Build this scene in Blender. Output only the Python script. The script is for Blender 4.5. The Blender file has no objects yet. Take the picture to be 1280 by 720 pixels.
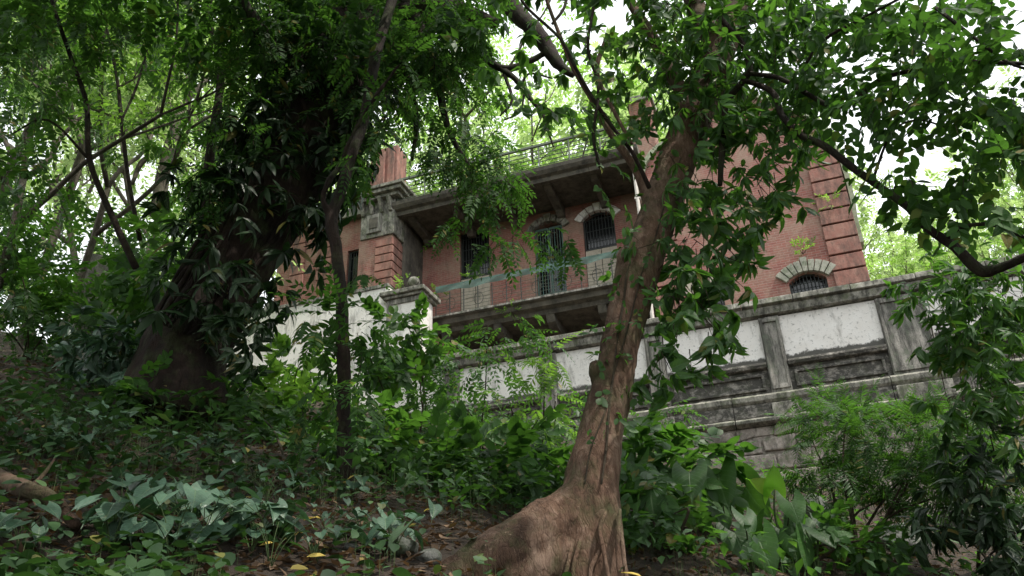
import bpy, math, random
import numpy as np
from mathutils import Matrix, Vector, noise

# ------------------------------------------------------------------ camera
W0, H0, FOC = 1280.0, 720.0, 1000.0
A, PT, RO = np.radians([19.19, 26.78, 2.185])
sa, ca, sp, cp = np.sin(A), np.cos(A), np.sin(PT), np.cos(PT)
FW = np.array([-sa * cp, ca * cp, sp])
RT0 = np.array([ca, sa, 0.0])
UP0 = np.cross(RT0, FW)
RT = RT0 * np.cos(RO) - UP0 * np.sin(RO)
UP = UP0 * np.cos(RO) + RT0 * np.sin(RO)
EYE = np.array([0.0, 0.0, 1.5])
sc = bpy.context.scene
cam_d = bpy.data.cameras.new('camera')
cam_d.sensor_width = 36.0
cam_d.lens = 36.0 * FOC / W0
cam_d.clip_start = 0.05
cam_d.clip_end = 3000.0
cam = bpy.data.objects.new('camera', cam_d)
sc.collection.objects.link(cam)
m4 = Matrix.Identity(4)
for i in range(3):
    m4[i][0], m4[i][1], m4[i][2], m4[i][3] = RT[i], UP[i], -FW[i], EYE[i]
cam.matrix_world = m4
sc.camera = cam

# ------------------------------------------------------------------ light
SUN_EL, SUN_AZ = math.radians(60), math.radians(104)      # azimuth measured clockwise from +Y (into the picture)
world = bpy.data.worlds.new('World')
sc.world = world
world.use_nodes = True
wn, wl = world.node_tree.nodes, world.node_tree.links
wn.clear()
wo = wn.new('ShaderNodeOutputWorld')
bg = wn.new('ShaderNodeBackground')
sky = wn.new('ShaderNodeTexSky')
sky.sky_type = 'NISHITA'
sky.sun_disc = False
sky.sun_elevation = SUN_EL
sky.sun_rotation = SUN_AZ
sky.dust_density = 4.0
hs = wn.new('ShaderNodeHueSaturation')
hs.inputs['Saturation'].default_value = 0.4
wl.new(sky.outputs[0], hs.inputs['Color'])
# thin bright cloud veil over the whole sky, slightly uneven
wtc = wn.new('ShaderNodeTexCoord')
wnz = wn.new('ShaderNodeTexNoise'); wnz.inputs['Scale'].default_value = 1.6; wnz.inputs['Detail'].default_value = 5
wl.new(wtc.outputs['Generated'], wnz.inputs['Vector'])
wr = wn.new('ShaderNodeMapRange'); wr.inputs['From Min'].default_value = .3; wr.inputs['From Max'].default_value = .7
wr.inputs['To Min'].default_value = .62; wr.inputs['To Max'].default_value = .9
wl.new(wnz.outputs['Fac'], wr.inputs['Value'])
wm = wn.new('ShaderNodeMix'); wm.data_type = 'RGBA'
wl.new(wr.outputs[0], wm.inputs[0]); wl.new(hs.outputs[0], wm.inputs[6])
wm.inputs[7].default_value = (9.0, 9.4, 9.5, 1)
wl.new(wm.outputs[2], bg.inputs['Color'])
bg.inputs['Strength'].default_value = 0.15
wl.new(bg.outputs[0], wo.inputs[0])
sun_d = bpy.data.lights.new('sun', 'SUN')
sun_d.energy = 3.2
sun_d.angle = math.radians(1.0)
sun_d.color = (1.0, 0.94, 0.84)
sun = bpy.data.objects.new('sun', sun_d)
sc.collection.objects.link(sun)
sdir = Vector((math.sin(SUN_AZ) * math.cos(SUN_EL), math.cos(SUN_AZ) * math.cos(SUN_EL), math.sin(SUN_EL)))
sun.rotation_euler = sdir.to_track_quat('Z', 'Y').to_euler()
sc.view_settings.view_transform = 'Standard'
sc.view_settings.look = 'None'
sc.view_settings.gamma = 1.0
sc.view_settings.exposure = 0.6
sc.render.engine = 'CYCLES'
sc.cycles.use_denoising = True
sc.cycles.max_bounces = 8
sc.cycles.transparent_max_bounces = 4
sc.cycles.diffuse_bounces = 4
sc.cycles.transmission_bounces = 5

rng = np.random.default_rng(11)
random.seed(11)
COL = sc.collection


# ------------------------------------------------------------------ helpers
def ray(x, y):
    x = np.asarray(x, float); y = np.asarray(y, float)
    return FW + np.multiply.outer((x - 640) / FOC, RT) - np.multiply.outer((y - 360) / FOC, UP)


def PD(x, y, D):
    """world point at horizontal distance D along the sight line of photo pixel x, y"""
    d = ray(x, y)
    return EYE + d * (np.asarray(D, float) / np.hypot(d[..., 0], d[..., 1]))[..., None]


def pix_r(p, w):
    """radius in metres of something w pixels wide at p"""
    return 0.5 * w / FOC * float((np.array(p) - EYE) @ FW)


def unit(v):
    v = np.asarray(v, float)
    return v / np.maximum(np.linalg.norm(v, axis=-1, keepdims=True), 1e-9)


def prop(o, label=None, cat=None, group=None, kind=None):
    if label: o['label'] = label
    if cat: o['category'] = cat
    if group: o['group'] = group
    if kind: o['kind'] = kind
    return o


def thing(name, loc, label, cat, group=None):
    o = bpy.data.objects.new(name, None)
    o.empty_display_size = 0.2
    COL.objects.link(o)
    o.location = tuple(float(v) for v in loc)
    return prop(o, label, cat, group)


def link(name, me, parent=None, world_mesh=True):
    o = bpy.data.objects.new(name, me)
    COL.objects.link(o)
    if parent is not None:
        o.parent = parent
        if world_mesh:
            o.location = -parent.location
    return o


def mesh(name, V, F, mat, smooth=False):
    """F: int array (n,3) or (n,4), or a list of faces of mixed length"""
    me = bpy.data.meshes.new(name)
    V = np.ascontiguousarray(V, dtype=np.float32)
    if isinstance(F, list):
        me.from_pydata(V.tolist(), [], F)
    else:
        k = F.shape[1]
        me.vertices.add(len(V)); me.vertices.foreach_set('co', V.ravel())
        me.loops.add(F.size); me.loops.foreach_set('vertex_index', np.ascontiguousarray(F, dtype=np.int32).ravel())
        me.polygons.add(len(F))
        me.polygons.foreach_set('loop_start', np.arange(0, F.size, k, dtype=np.int32))
        me.update(calc_edges=True)
        me.validate()
    me.materials.append(mat)
    if smooth:
        me.polygons.foreach_set('use_smooth', np.ones(len(me.polygons), dtype=bool))
    return me


class MB:
    def __init__(s): s.V = []; s.F = []

    def add(s, V, F):
        n = len(s.V); s.V += [tuple(v) for v in V]; s.F += [tuple(n + i for i in f) for f in F]
        return s

    def box(s, x0, x1, y0, y1, z0, z1, j=0.0):
        V = [[x, y, z] for x in (x0, x1) for y in (y0, y1) for z in (z0, z1)]
        if j: V = [[c + random.uniform(-j, j) for c in v] for v in V]
        return s.add(V, [(0, 1, 3, 2), (4, 6, 7, 5), (0, 4, 5, 1), (2, 3, 7, 6), (0, 2, 6, 4), (1, 5, 7, 3)])

    def prism(s, poly, x0, x1):
        """poly: list of (y, z) extruded along x"""
        n = len(poly)
        V = [(x0, y, z) for y, z in poly] + [(x1, y, z) for y, z in poly]
        return s.add(V, [tuple(range(n))[::-1], tuple(range(n, 2 * n))] + [(i, (i + 1) % n, n + (i + 1) % n, n + i) for i in range(n)])

    def prism_y(s, poly, y0, y1):
        """poly: list of (x, z) extruded along y"""
        n = len(poly)
        V = [(x, y0, z) for x, z in poly] + [(x, y1, z) for x, z in poly]
        return s.add(V, [tuple(range(n)), tuple(range(n, 2 * n))[::-1]] + [((i + 1) % n, i, n + i, n + (i + 1) % n) for i in range(n)])

    def tube(s, pts, r, n=6):
        V, F = tube(pts, r if hasattr(r, '__len__') else [r] * len(pts), n, 1)
        return s.add(V.tolist(), F.tolist())

    def obj(s, name, mat, parent=None, bevel=0.0, smooth=False):
        me = mesh(name, np.array(s.V), [list(f) for f in s.F], mat, smooth)
        o = link(name, me, parent)
        if parent is not None and parent.type == 'MESH':
            o.location = (0, 0, 0)
        if bevel:
            b = o.modifiers.new('bevel', 'BEVEL'); b.width = bevel; b.segments = 2; b.limit_method = 'ANGLE'
        return o


def catmull(P, seg):
    P = np.asarray(P, float)
    if len(P) < 3 or seg <= 1: return P
    Q = np.vstack([2 * P[0] - P[1], P, 2 * P[-1] - P[-2]])
    out = []
    for i in range(1, len(Q) - 2):
        for t in np.linspace(0, 1, seg, endpoint=False):
            p0, p1, p2, p3 = Q[i - 1], Q[i], Q[i + 1], Q[i + 2]
            out.append(.5 * (2 * p1 + (p2 - p0) * t + (2 * p0 - 5 * p1 + 4 * p2 - p3) * t * t + (3 * p1 - p0 - 3 * p2 + p3) * t ** 3))
    out.append(P[-1])
    return np.array(out)


def tube(pts, rad, n=8, seg=4, rough=0.0):
    """tapering tube through pts; returns V, quad F (closed with pointed ends)"""
    pr = catmull(np.hstack([np.asarray(pts, float), np.asarray(rad, float)[:, None]]), seg)
    P, R = pr[:, :3], np.maximum(pr[:, 3], 0.0008)
    T = unit(np.gradient(P, axis=0))
    ref = np.array([0.3, 0.2, 0.93]) if abs(T[0][2]) < .9 else np.array([1.0, .1, 0])
    N = unit(np.cross(T[0], ref)); rings = []
    ang = np.linspace(0, 2 * np.pi, n, endpoint=False)
    for i in range(len(P)):
        N = unit(N - T[i] * (N @ T[i])); B = np.cross(T[i], N)
        rr = R[i] * (1 + rough * rng.uniform(-1, 1, n))
        rings.append(P[i] + (np.outer(np.cos(ang) * rr, N) + np.outer(np.sin(ang) * rr, B)))
    V = np.vstack(rings)
    m = len(P); idx = np.arange(m * n).reshape(m, n)
    a = idx[:-1]; b = np.roll(a, -1, 1); c = idx[1:]; d = np.roll(c, -1, 1)
    F = np.stack([a, b, d, c], -1).reshape(-1, 4)
    V = np.vstack([V, P[0] - T[0] * R[0] * .3, P[-1] + T[-1] * R[-1] * .3])
    e0 = np.stack([np.full(n, m * n), np.roll(idx[0], -1), idx[0], idx[0]], -1)[:, :3]
    e1 = np.stack([np.full(n, m * n + 1), idx[-1], np.roll(idx[-1], -1)], -1)
    F4 = np.vstack([F, np.hstack([e0, e0[:, 2:3]]), np.hstack([e1, e1[:, 2:3]])])
    return V, F4


def quads_to_tris(F):
    t1 = F[:, [0, 1, 2]]; t2 = F[:, [0, 2, 3]]
    return np.vstack([t1, t2[t2[:, 1] != t2[:, 2]]])


class Tubes:
    """many tubes joined into one mesh"""
    def __init__(s): s.V = []; s.F = []; s.n = 0

    def add(s, pts, rad, n=6, seg=3, rough=0.0):
        V, F = tube(pts, rad, n, seg, rough)
        s.V.append(V); s.F.append(quads_to_tris(F) + s.n); s.n += len(V)

    def twigs(s, P0, P1, r):
        """straight three-sided twigs, vectorised"""
        P0 = np.asarray(P0); P1 = np.asarray(P1)
        if not len(P0): return
        T = unit(P1 - P0); N = unit(np.cross(T, [0.31, 0.52, 0.8])); B = np.cross(T, N)
        ring = []
        for a in (0, 2.09, 4.19):
            ring.append(P0 + (N * math.cos(a) + B * math.sin(a)) * r)
        V = np.stack(ring + [P1], 1)
        F = np.array([[0, 1, 3], [1, 2, 3], [2, 0, 3]])
        s.F.append((F[None] + 4 * np.arange(len(P0))[:, None, None]).reshape(-1, 3) + s.n)
        s.V.append(V.reshape(-1, 3)); s.n += 4 * len(P0)

    def mesh(s, name, mat): return mesh(name, np.vstack(s.V), np.vstack(s.F), mat, True)

    def obj(s, name, mat, parent=None, kind=None):
        o = link(name, s.mesh(name, mat), parent)
        if kind: o['kind'] = kind
        return o


# ------------------------------------------------------------------ materials
def mat_new(name):
    m = bpy.data.materials.new(name); m.use_nodes = True
    nt = m.node_tree
    return m, nt, nt.nodes, nt.links, nt.nodes['Principled BSDF']


def ramp(nt, fac, stops):
    r = nt.nodes.new('ShaderNodeValToRGB')
    el = r.color_ramp.elements
    while len(el) < len(stops): el.new(0.5)
    for e, (p, c) in zip(el, stops):
        e.position = p; e.color = (*c, 1) if len(c) == 3 else c
    nt.links.new(fac, r.inputs[0])
    return r.outputs[0]


def nz(nt, scale, detail=4, rough=.6, vec=None, stretch=None):
    tc = nt.nodes.new('ShaderNodeNewGeometry') if vec is None else None
    v = tc.outputs['Position'] if vec is None else vec
    if stretch:
        mp = nt.nodes.new('ShaderNodeMapping'); mp.inputs['Scale'].default_value = stretch
        nt.links.new(v, mp.inputs[0]); v = mp.outputs[0]
    n = nt.nodes.new('ShaderNodeTexNoise')
    n.inputs['Scale'].default_value = scale; n.inputs['Detail'].default_value = detail; n.inputs['Roughness'].default_value = rough
    nt.links.new(v, n.inputs['Vector'])
    return n.outputs['Fac']


def mixc(nt, fac, a, b, mode='MIX'):
    m = nt.nodes.new('ShaderNodeMix'); m.data_type = 'RGBA'; m.blend_type = mode
    if isinstance(fac, (int, float)): m.inputs[0].default_value = fac
    else: nt.links.new(fac, m.inputs[0])
    for i, c in ((6, a), (7, b)):
        if isinstance(c, tuple): m.inputs[i].default_value = (*c, 1)
        else: nt.links.new(c, m.inputs[i])
    return m.outputs[2]


def math_n(nt, op, a, b=0.0):
    m = nt.nodes.new('ShaderNodeMath'); m.operation = op
    for i, c in ((0, a), (1, b)):
        if isinstance(c, (int, float)): m.inputs[i].default_value = c
        else: nt.links.new(c, m.inputs[i])
    return m.outputs[0]


def bump(nt, bsdf, h, strength=.5, dist=.02):
    b = nt.nodes.new('ShaderNodeBump'); b.inputs['Strength'].default_value = strength; b.inputs['Distance'].default_value = dist
    nt.links.new(h, b.inputs['Height']); nt.links.new(b.outputs[0], bsdf.inputs['Normal'])


def leaf_mat(name, dark, light, trans, tw=.35, rough=.4, spec=.5, spots=None, old=(.20, .16, .04)):
    m, nt, N, L, b = mat_new(name)
    g = N.new('ShaderNodeNewGeometry')
    oi = N.new('ShaderNodeObjectInfo')
    rnd = math_n(nt, 'FRACT', math_n(nt, 'ADD', g.outputs['Random Per Island'], oi.outputs['Random']))
    col = ramp(nt, rnd, [(0, dark), (.7, light), (.955, tuple(min(1, c * 1.45) for c in light)), (.975, old), (1, tuple(c * .6 for c in old))])
    if spots: col = mixc(nt, ramp(nt, nz(nt, 60, 3), [(.5, (0, 0, 0)), (.7, (.7, .7, .7))]), col, spots)
    L.new(col, b.inputs['Base Color'])
    b.inputs['Roughness'].default_value = rough
    b.inputs['Specular IOR Level'].default_value = spec
    t = N.new('ShaderNodeBsdfTranslucent')
    tcol = mixc(nt, rnd, trans, tuple(c * 1.35 for c in trans))
    L.new(tcol, t.inputs[0])
    mx = N.new('ShaderNodeMixShader'); mx.inputs[0].default_value = tw
    L.new(b.outputs[0], mx.inputs[1]); L.new(t.outputs[0], mx.inputs[2])
    L.new(mx.outputs[0], N['Material Output'].inputs[0])
    return m


def vein_mat(src, name, k=1.0):
    m = M[src].copy(); m.name = name; nt = m.node_tree; b = nt.nodes['Principled BSDF']
    tc = nt.nodes.new('ShaderNodeTexCoord'); s_ = nt.nodes.new('ShaderNodeSeparateXYZ'); nt.links.new(tc.outputs['Object'], s_.inputs[0])
    ay = math_n(nt, 'ABSOLUTE', s_.outputs[1])
    mid = ramp(nt, ay, [(.008, (1, 1, 1)), (.022, (0, 0, 0))])
    w = math_n(nt, 'ABSOLUTE', math_n(nt, 'SUBTRACT', math_n(nt, 'FRACT', math_n(nt, 'MULTIPLY', math_n(nt, 'SUBTRACT', s_.outputs[0], math_n(nt, 'MULTIPLY', ay, .8)), 7.0)), .5))
    side = ramp(nt, w, [(.02, (.55, .55, .55)), (.10, (0, 0, 0))])
    v = math_n(nt, 'MAXIMUM', mid, side)
    col = b.inputs['Base Color'].links[0].from_socket
    blotch = ramp(nt, nz(nt, 3.2, 5, .7, vec=tc.outputs['Object']), [(.35, (.72, .72, .72)), (.65, (1.15, 1.15, 1.15))])
    col = mixc(nt, 1.0, col, blotch, 'MULTIPLY')
    spot = ramp(nt, nz(nt, 9, 2, .5, vec=tc.outputs['Object']), [(.70, (0, 0, 0)), (.73, (.8, .8, .8))])
    col = mixc(nt, spot, col, (.10, .07, .03))
    col = mixc(nt, math_n(nt, 'MULTIPLY', v, .4 * k), col, (.16, .24, .12))
    nt.links.new(col, b.inputs['Base Color'])
    bump(nt, b, math_n(nt, 'SUBTRACT', math_n(nt, 'MULTIPLY', nz(nt, 8, 3, .5, vec=tc.outputs['Object']), .6), v), .35, .01)
    return m


M = {}
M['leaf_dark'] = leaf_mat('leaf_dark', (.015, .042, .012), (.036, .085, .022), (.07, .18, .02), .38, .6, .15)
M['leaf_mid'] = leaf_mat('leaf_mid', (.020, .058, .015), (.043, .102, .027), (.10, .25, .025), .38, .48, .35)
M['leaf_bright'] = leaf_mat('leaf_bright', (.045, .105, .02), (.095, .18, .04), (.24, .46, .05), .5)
M['leaf_glow'] = leaf_mat('leaf_glow', (.06, .16, .02), (.10, .24, .03), (.30, .62, .05), .65, .5, .3)  # backlight painted in: brighter green and stronger translucent colour
M['leaf_far'] = leaf_mat('leaf_far', (.12, .18, .07), (.22, .30, .12), (.42, .58, .20), .55, .6, .3)  # distance haze and overexposed light painted in as a paler green
M['leaf_ground'] = leaf_mat('leaf_ground', (.020, .054, .030), (.062, .118, .078), (.05, .13, .03), .15, .42, .45, None, (.07, .08, .03))
M['leaf_low'] = leaf_mat('leaf_low', (.010, .030, .010), (.035, .075, .028), (.05, .13, .02), .25, .55, .3)
M['leaf_dry'] = leaf_mat('leaf_dry', (.035, .022, .014), (.12, .08, .052), (.16, .09, .04), .15, .8, .2)
M['leaf_yellow'] = leaf_mat('leaf_yellow', (.5, .36, .08), (.6, .45, .12), (.5, .4, .08), .25, .6, .3, (.3, .18, .05))
M['leaf_vine'] = leaf_mat('leaf_vine', (.010, .024, .011), (.024, .05, .02), (.03, .08, .015), .22, .45, .35)


for k_ in ('leaf_dark', 'leaf_mid', 'leaf_bright', 'leaf_ground', 'leaf_vine', 'leaf_glow'): M[k_ + '_veined'] = vein_mat(k_, k_ + '_veined')


def bark_mat(name, c0, c1, c2, moss=.0, scale=1.0, bs=.9):
    m, nt, N, L, b = mat_new(name)
    n1 = nz(nt, 11 * scale, 10, .78, stretch=(1, 1, .4))
    vo = nt.nodes.new('ShaderNodeTexVoronoi'); vo.feature = 'DISTANCE_TO_EDGE'; vo.inputs['Scale'].default_value = 26 * scale
    mp_ = nt.nodes.new('ShaderNodeMapping'); mp_.inputs['Scale'].default_value = (1, 1, .28)
    g_ = nt.nodes.new('ShaderNodeNewGeometry'); wv = nt.nodes.new('ShaderNodeVectorMath'); wv.operation = 'MULTIPLY_ADD'
    n0 = nt.nodes.new('ShaderNodeTexNoise'); n0.inputs['Scale'].default_value = 6; nt.links.new(g_.outputs['Position'], n0.inputs['Vector'])
    nt.links.new(n0.outputs['Color'], wv.inputs[0]); wv.inputs[1].default_value = (.12, .12, .12); nt.links.new(g_.outputs['Position'], wv.inputs[2])
    nt.links.new(wv.outputs[0], mp_.inputs[0]); nt.links.new(mp_.outputs[0], vo.inputs['Vector'])
    crack = ramp(nt, vo.outputs['Distance'], [(0, (0, 0, 0)), (.09, (1, 1, 1))])
    n2 = nz(nt, 2.2 * scale, 4)
    col = ramp(nt, n1, [(.3, c0), (.5, c1), (.72, c2)])
    col = mixc(nt, ramp(nt, n2, [(.46, (0, 0, 0)), (.62, (.7, .7, .7))]), col, c0)
    col = mixc(nt, ramp(nt, nz(nt, 3.6 * scale, 5, .7, stretch=(1, 1, .5)), [(.54, (0, 0, 0)), (.66, (.6, .6, .6))]), col, c2)
    if moss:
        col = mixc(nt, ramp(nt, nz(nt, 5, 6, .7), [(.55 - .15 * moss, (0, 0, 0)), (.75, (.75, .75, .75))]), col, (.05, .075, .025))
    col = mixc(nt, ramp(nt, nz(nt, 28 * scale, 6, .75), [(.6, (0, 0, 0)), (.72, (.55, .55, .55))]), col, tuple(c * 1.5 + .02 for c in c2))
    col = mixc(nt, 1.0, col, mixc(nt, crack, (.8, .78, .76), (1, 1, 1)), 'MULTIPLY')
    L.new(col, b.inputs['Base Color'])
    b.inputs['Roughness'].default_value = .85; b.inputs['Specular IOR Level'].default_value = .25
    h = math_n(nt, 'ADD', math_n(nt, 'ADD', n1, math_n(nt, 'MULTIPLY', crack, .12)), math_n(nt, 'MULTIPLY', nz(nt, 45 * scale, 5, .7, stretch=(1, 1, .3)), .5))
    bump(nt, b, h, bs, .03)
    return m


M['bark_brown'] = bark_mat('bark_brown', (.028, .016, .011), (.13, .075, .05), (.27, .19, .145), .5)
M['bark_dark'] = bark_mat('bark_dark', (.008, .006, .0045), (.021, .012, .009), (.038, .024, .018), .4)
M['bark_grey'] = bark_mat('bark_grey', (.05, .042, .033), (.12, .10, .08), (.21, .19, .155), .5)
M['twig'] = bark_mat('twig', (.03, .022, .015), (.06, .045, .03), (.10, .08, .05), .2, 3)
M['stem_green'] = bark_mat('stem_green', (.03, .05, .015), (.05, .08, .03), (.07, .1, .04), .0, 3, .2)


def brick_mat():
    m, nt, N, L, b = mat_new('red_brick')
    g = N.new('ShaderNodeNewGeometry'); s = N.new('ShaderNodeSeparateXYZ'); L.new(g.outputs['Position'], s.inputs[0])
    c = N.new('ShaderNodeCombineXYZ'); L.new(math_n(nt, 'ADD', s.outputs[0], s.outputs[1]), c.inputs[0]); L.new(s.outputs[2], c.inputs[1])
    t = N.new('ShaderNodeTexBrick'); L.new(c.outputs[0], t.inputs[0])
    t.inputs['Scale'].default_value = 1.0; t.inputs['Brick Width'].default_value = .225; t.inputs['Row Height'].default_value = .072
    t.inputs['Mortar Size'].default_value = .009; t.inputs['Mortar Smooth'].default_value = .3; t.inputs['Bias'].default_value = -.1
    t.inputs['Color1'].default_value = (.29, .10, .08, 1); t.inputs['Color2'].default_value = (.20, .07, .057, 1)
    t.inputs['Mortar'].default_value = (.30, .19, .16, 1)
    n = nz(nt, 1.1, 7, .7)
    col = mixc(nt, ramp(nt, n, [(.42, (0, 0, 0)), (.6, (.75, .75, .75))]), t.outputs[0], (.30, .22, .165))
    col = mixc(nt, ramp(nt, nz(nt, 38, 3, .7, stretch=(.35, .35, 1)), [(.45, (0, 0, 0)), (.65, (.45, .45, .45))]), col, (.16, .07, .05))
    n2 = nz(nt, 2.3, 6, .7, stretch=(1.5, 1.5, .45))
    col = mixc(nt, ramp(nt, n2, [(.55, (0, 0, 0)), (.75, (.8, .8, .8))]), col, (.09, .06, .045))
    L.new(col, b.inputs['Base Color']); b.inputs['Roughness'].default_value = .85
    bump(nt, b, math_n(nt, 'ADD', math_n(nt, 'MULTIPLY', t.outputs['Fac'], -1), math_n(nt, 'MULTIPLY', nz(nt, 60, 4), .6)), .5, .008)
    return m


def stone_mat(name, base, pale, dirt, amount=.5, scale=1.0, streak=.4, moss=None, foot=None):
    m, nt, N, L, b = mat_new(name)
    n = nz(nt, 3.5 * scale, 8, .7); n2 = nz(nt, 1.6 * scale, 8, .75, stretch=(1.6, 1.6, streak)); n3 = nz(nt, 14 * scale, 5, .7)
    col = mixc(nt, ramp(nt, n, [(.35, (0, 0, 0)), (.65, (1, 1, 1))]), base, pale)
    col = mixc(nt, ramp(nt, n2, [(.62 - .3 * amount, (0, 0, 0)), (.78 - .22 * amount, (.92, .92, .92))]), col, dirt)
    col = mixc(nt, ramp(nt, n3, [(.56, (0, 0, 0)), (.7, (.75, .75, .75))]), col, dirt)
    if foot is not None:
        g_ = N.new('ShaderNodeNewGeometry'); s_ = N.new('ShaderNodeSeparateXYZ'); L.new(g_.outputs['Position'], s_.inputs[0])
        f_ = math_n(nt, 'ADD', math_n(nt, 'MULTIPLY', math_n(nt, 'SUBTRACT', foot, s_.outputs[2]), 2.6), math_n(nt, 'SUBTRACT', nz(nt, 3.0, 8, .8), .5))
        col = mixc(nt, ramp(nt, f_, [(.0, (0, 0, 0)), (.10, (.95, .95, .95))]), col, (.05, .048, .04))
    if moss: col = mixc(nt, ramp(nt, nz(nt, 4.3, 6, .7), [(.5, (0, 0, 0)), (.68, (.8, .8, .8))]), col, moss)
    L.new(col, b.inputs['Base Color']); b.inputs['Roughness'].default_value = .9
    bump(nt, b, math_n(nt, 'ADD', n3, nz(nt, 50, 4)), .6, .012)
    return m


M['brick'] = brick_mat()
M['quoin'] = stone_mat('quoin_red', (.25, .105, .082), (.33, .18, .14), (.07, .05, .042), .6, 1.6, .5)
M['plaster'] = stone_mat('white_plaster', (.70, .67, .63), (.77, .75, .72), (.13, .12, .10), .3, 1.1, .4, None, 7.76)
M['plaster_old'] = stone_mat('aged_plaster', (.40, .37, .33), (.5, .47, .42), (.035, .035, .03), 1.0, 2.0, .25, (.12, .14, .10))
M['mould'] = stone_mat('mouldy_render', (.34, .31, .27), (.5, .47, .42), (.022, .021, .018), 1.15, 2.2, 2.2, (.05, .055, .035))
M['stone'] = stone_mat('weathered_stone', (.26, .25, .21), (.42, .40, .35), (.035, .035, .028), .85, 2.4, .8, (.10, .12, .06))
M['stone_pink'] = stone_mat('pinkish_rubble', (.26, .22, .19), (.42, .37, .33), (.06, .055, .045), .65, 2.4, .8, (.08, .10, .05))
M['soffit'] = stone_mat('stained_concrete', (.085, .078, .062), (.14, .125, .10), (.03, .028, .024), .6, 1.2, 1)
M['board'] = stone_mat('pale_board', (.34, .30, .24), (.42, .37, .30), (.13, .12, .10), .35, 1.5)
M['rock'] = stone_mat('grey_rock', (.10, .10, .095), (.17, .17, .16), (.035, .04, .03), .6, 4.0, 1, (.06, .09, .04))
M['voussoir'] = stone_mat('voussoir_stone', (.28, .28, .23), (.38, .37, .31), (.09, .10, .07), .4, 3, 1, (.10, .13, .07))


def plain(name, c, rough=.6, metal=0.0, spec=.4):
    m, nt, N, L, b = mat_new(name)
    L.new(mixc(nt, nz(nt, 12, 5), tuple(x * .65 for x in c), tuple(min(1, x * 1.25) for x in c)), b.inputs['Base Color'])
    b.inputs['Roughness'].default_value = rough; b.inputs['Metallic'].default_value = metal; b.inputs['Specular IOR Level'].default_value = spec
    return m


M['iron'] = plain('dark_iron', (.035, .04, .038), .6, .3)
M['iron_pale'] = plain('pale_painted_iron', (.11, .13, .10), .7)
M['teal'] = plain('teal_painted_metal', (.08, .15, .135), .7)
m, nt, N_, L_, b_ = mat_new('green_shade_net')
L_.new(mixc(nt, nz(nt, 9, 5), (.05, .10, .085), (.09, .155, .135)), b_.inputs['Base Color']); b_.inputs['Roughness'].default_value = .9
tr_ = N_.new('ShaderNodeBsdfTransparent'); ms_ = N_.new('ShaderNodeMixShader')
L_.new(ramp(nt, nz(nt, 5, 6, .7), [(.35, (.05, .05, .05)), (.7, (.35, .35, .35))]), ms_.inputs[0]); L_.new(b_.outputs[0], ms_.inputs[1]); L_.new(tr_.outputs[0], ms_.inputs[2]); L_.new(ms_.outputs[0], N_['Material Output'].inputs[0])
M['net'] = m
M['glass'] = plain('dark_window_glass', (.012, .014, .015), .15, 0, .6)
M['wood_green'] = plain('grey_green_painted_wood', (.07, .13, .11), .6)
M['pipe'] = plain('white_painted_pipe', (.6, .55, .5), .5)
M['moss'] = stone_mat('mossy_render', (.22, .25, .16), (.35, .37, .27), (.08, .12, .05), .4, 2, 1)

m, nt, N_, L_, b_ = mat_new('forest_soil')
L_.new(ramp(nt, nz(nt, 7, 8, .75), [(.3, (.018, .012, .008)), (.5, (.05, .033, .022)), (.7, (.10, .07, .048))]), b_.inputs['Base Color'])
b_.inputs['Roughness'].default_value = .95
bump(nt, b_, nz(nt, 22, 8, .75), 1.0, .06)
M['soil'] = m
m, nt, N_, L_, b_ = mat_new('courtyard_paving')
L_.new(ramp(nt, nz(nt, 3, 8, .7), [(.3, (.08, .08, .06)), (.7, (.25, .24, .2))]), b_.inputs['Base Color'])
b_.inputs['Roughness'].default_value = .9
M['paving'] = m


# ------------------------------------------------------------------ leaves
def leaf_shape(L=1.0, Wd=.4, st=((.4, 1.0),), fold=.18, droop=.0, curl=0.0):
    """blade along +X, normal +Z; st = stations (t, relative half width)"""
    V = [(0, 0, 0)]; F = []
    prev = None
    for k, (t, w) in enumerate(st):
        x = t * L; z = -droop * t * t * L
        h = w * Wd * L / 2
        zz = z + fold * h * 1.0 + curl * h * math.sin(k * 2.1)
        n = len(V)
        V += [(x, -h, zz), (x, 0, z), (x, h, zz)]
        if prev is None: F += [(0, n, n + 1), (0, n + 1, n + 2)]
        else: F += [(prev, n, prev + 1), (prev + 1, n, n + 1), (prev + 1, n + 1, prev + 2), (prev + 2, n + 1, n + 2)]
        prev = n
    V.append((L, 0, -droop * L)); n = len(V) - 1
    F += [(prev, n, prev + 1), (prev + 1, n, prev + 2)]
    return np.array(V), np.array(F)


SHAPE = {
    'simple': leaf_shape(1, .42, ((.42, 1),), .25, .1),
    'lance': leaf_shape(1, .27, ((.25, .85), (.55, 1), (.8, .55)), .3, .25),
    'ovate': leaf_shape(1, .62, ((.12, .6), (.4, 1), (.72, .8)), .2, .1),
    'narrow': leaf_shape(1, .17, ((.3, 1), (.7, .7)), .3, .3),
    'heart': leaf_shape(1, .8, ((.04, .55), (.16, .95), (.36, 1), (.58, .78), (.8, .42)), .16, .22, .1),
    'heart2': leaf_shape(1, .66, ((.05, .45), (.2, .9), (.42, 1), (.66, .72), (.86, .3)), .3, .35, -.15),
    'heart3': leaf_shape(1, .9, ((.03, .6), (.14, .97), (.34, 1), (.56, .8), (.8, .45)), .1, .08, .2),
    'oval3': leaf_shape(1, .5, ((.1, .5), (.3, .92), (.5, 1), (.75, .7)), .25, .2),
    'flat': leaf_shape(1, .5, ((.45, 1),), .35, -.15),
}


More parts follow.
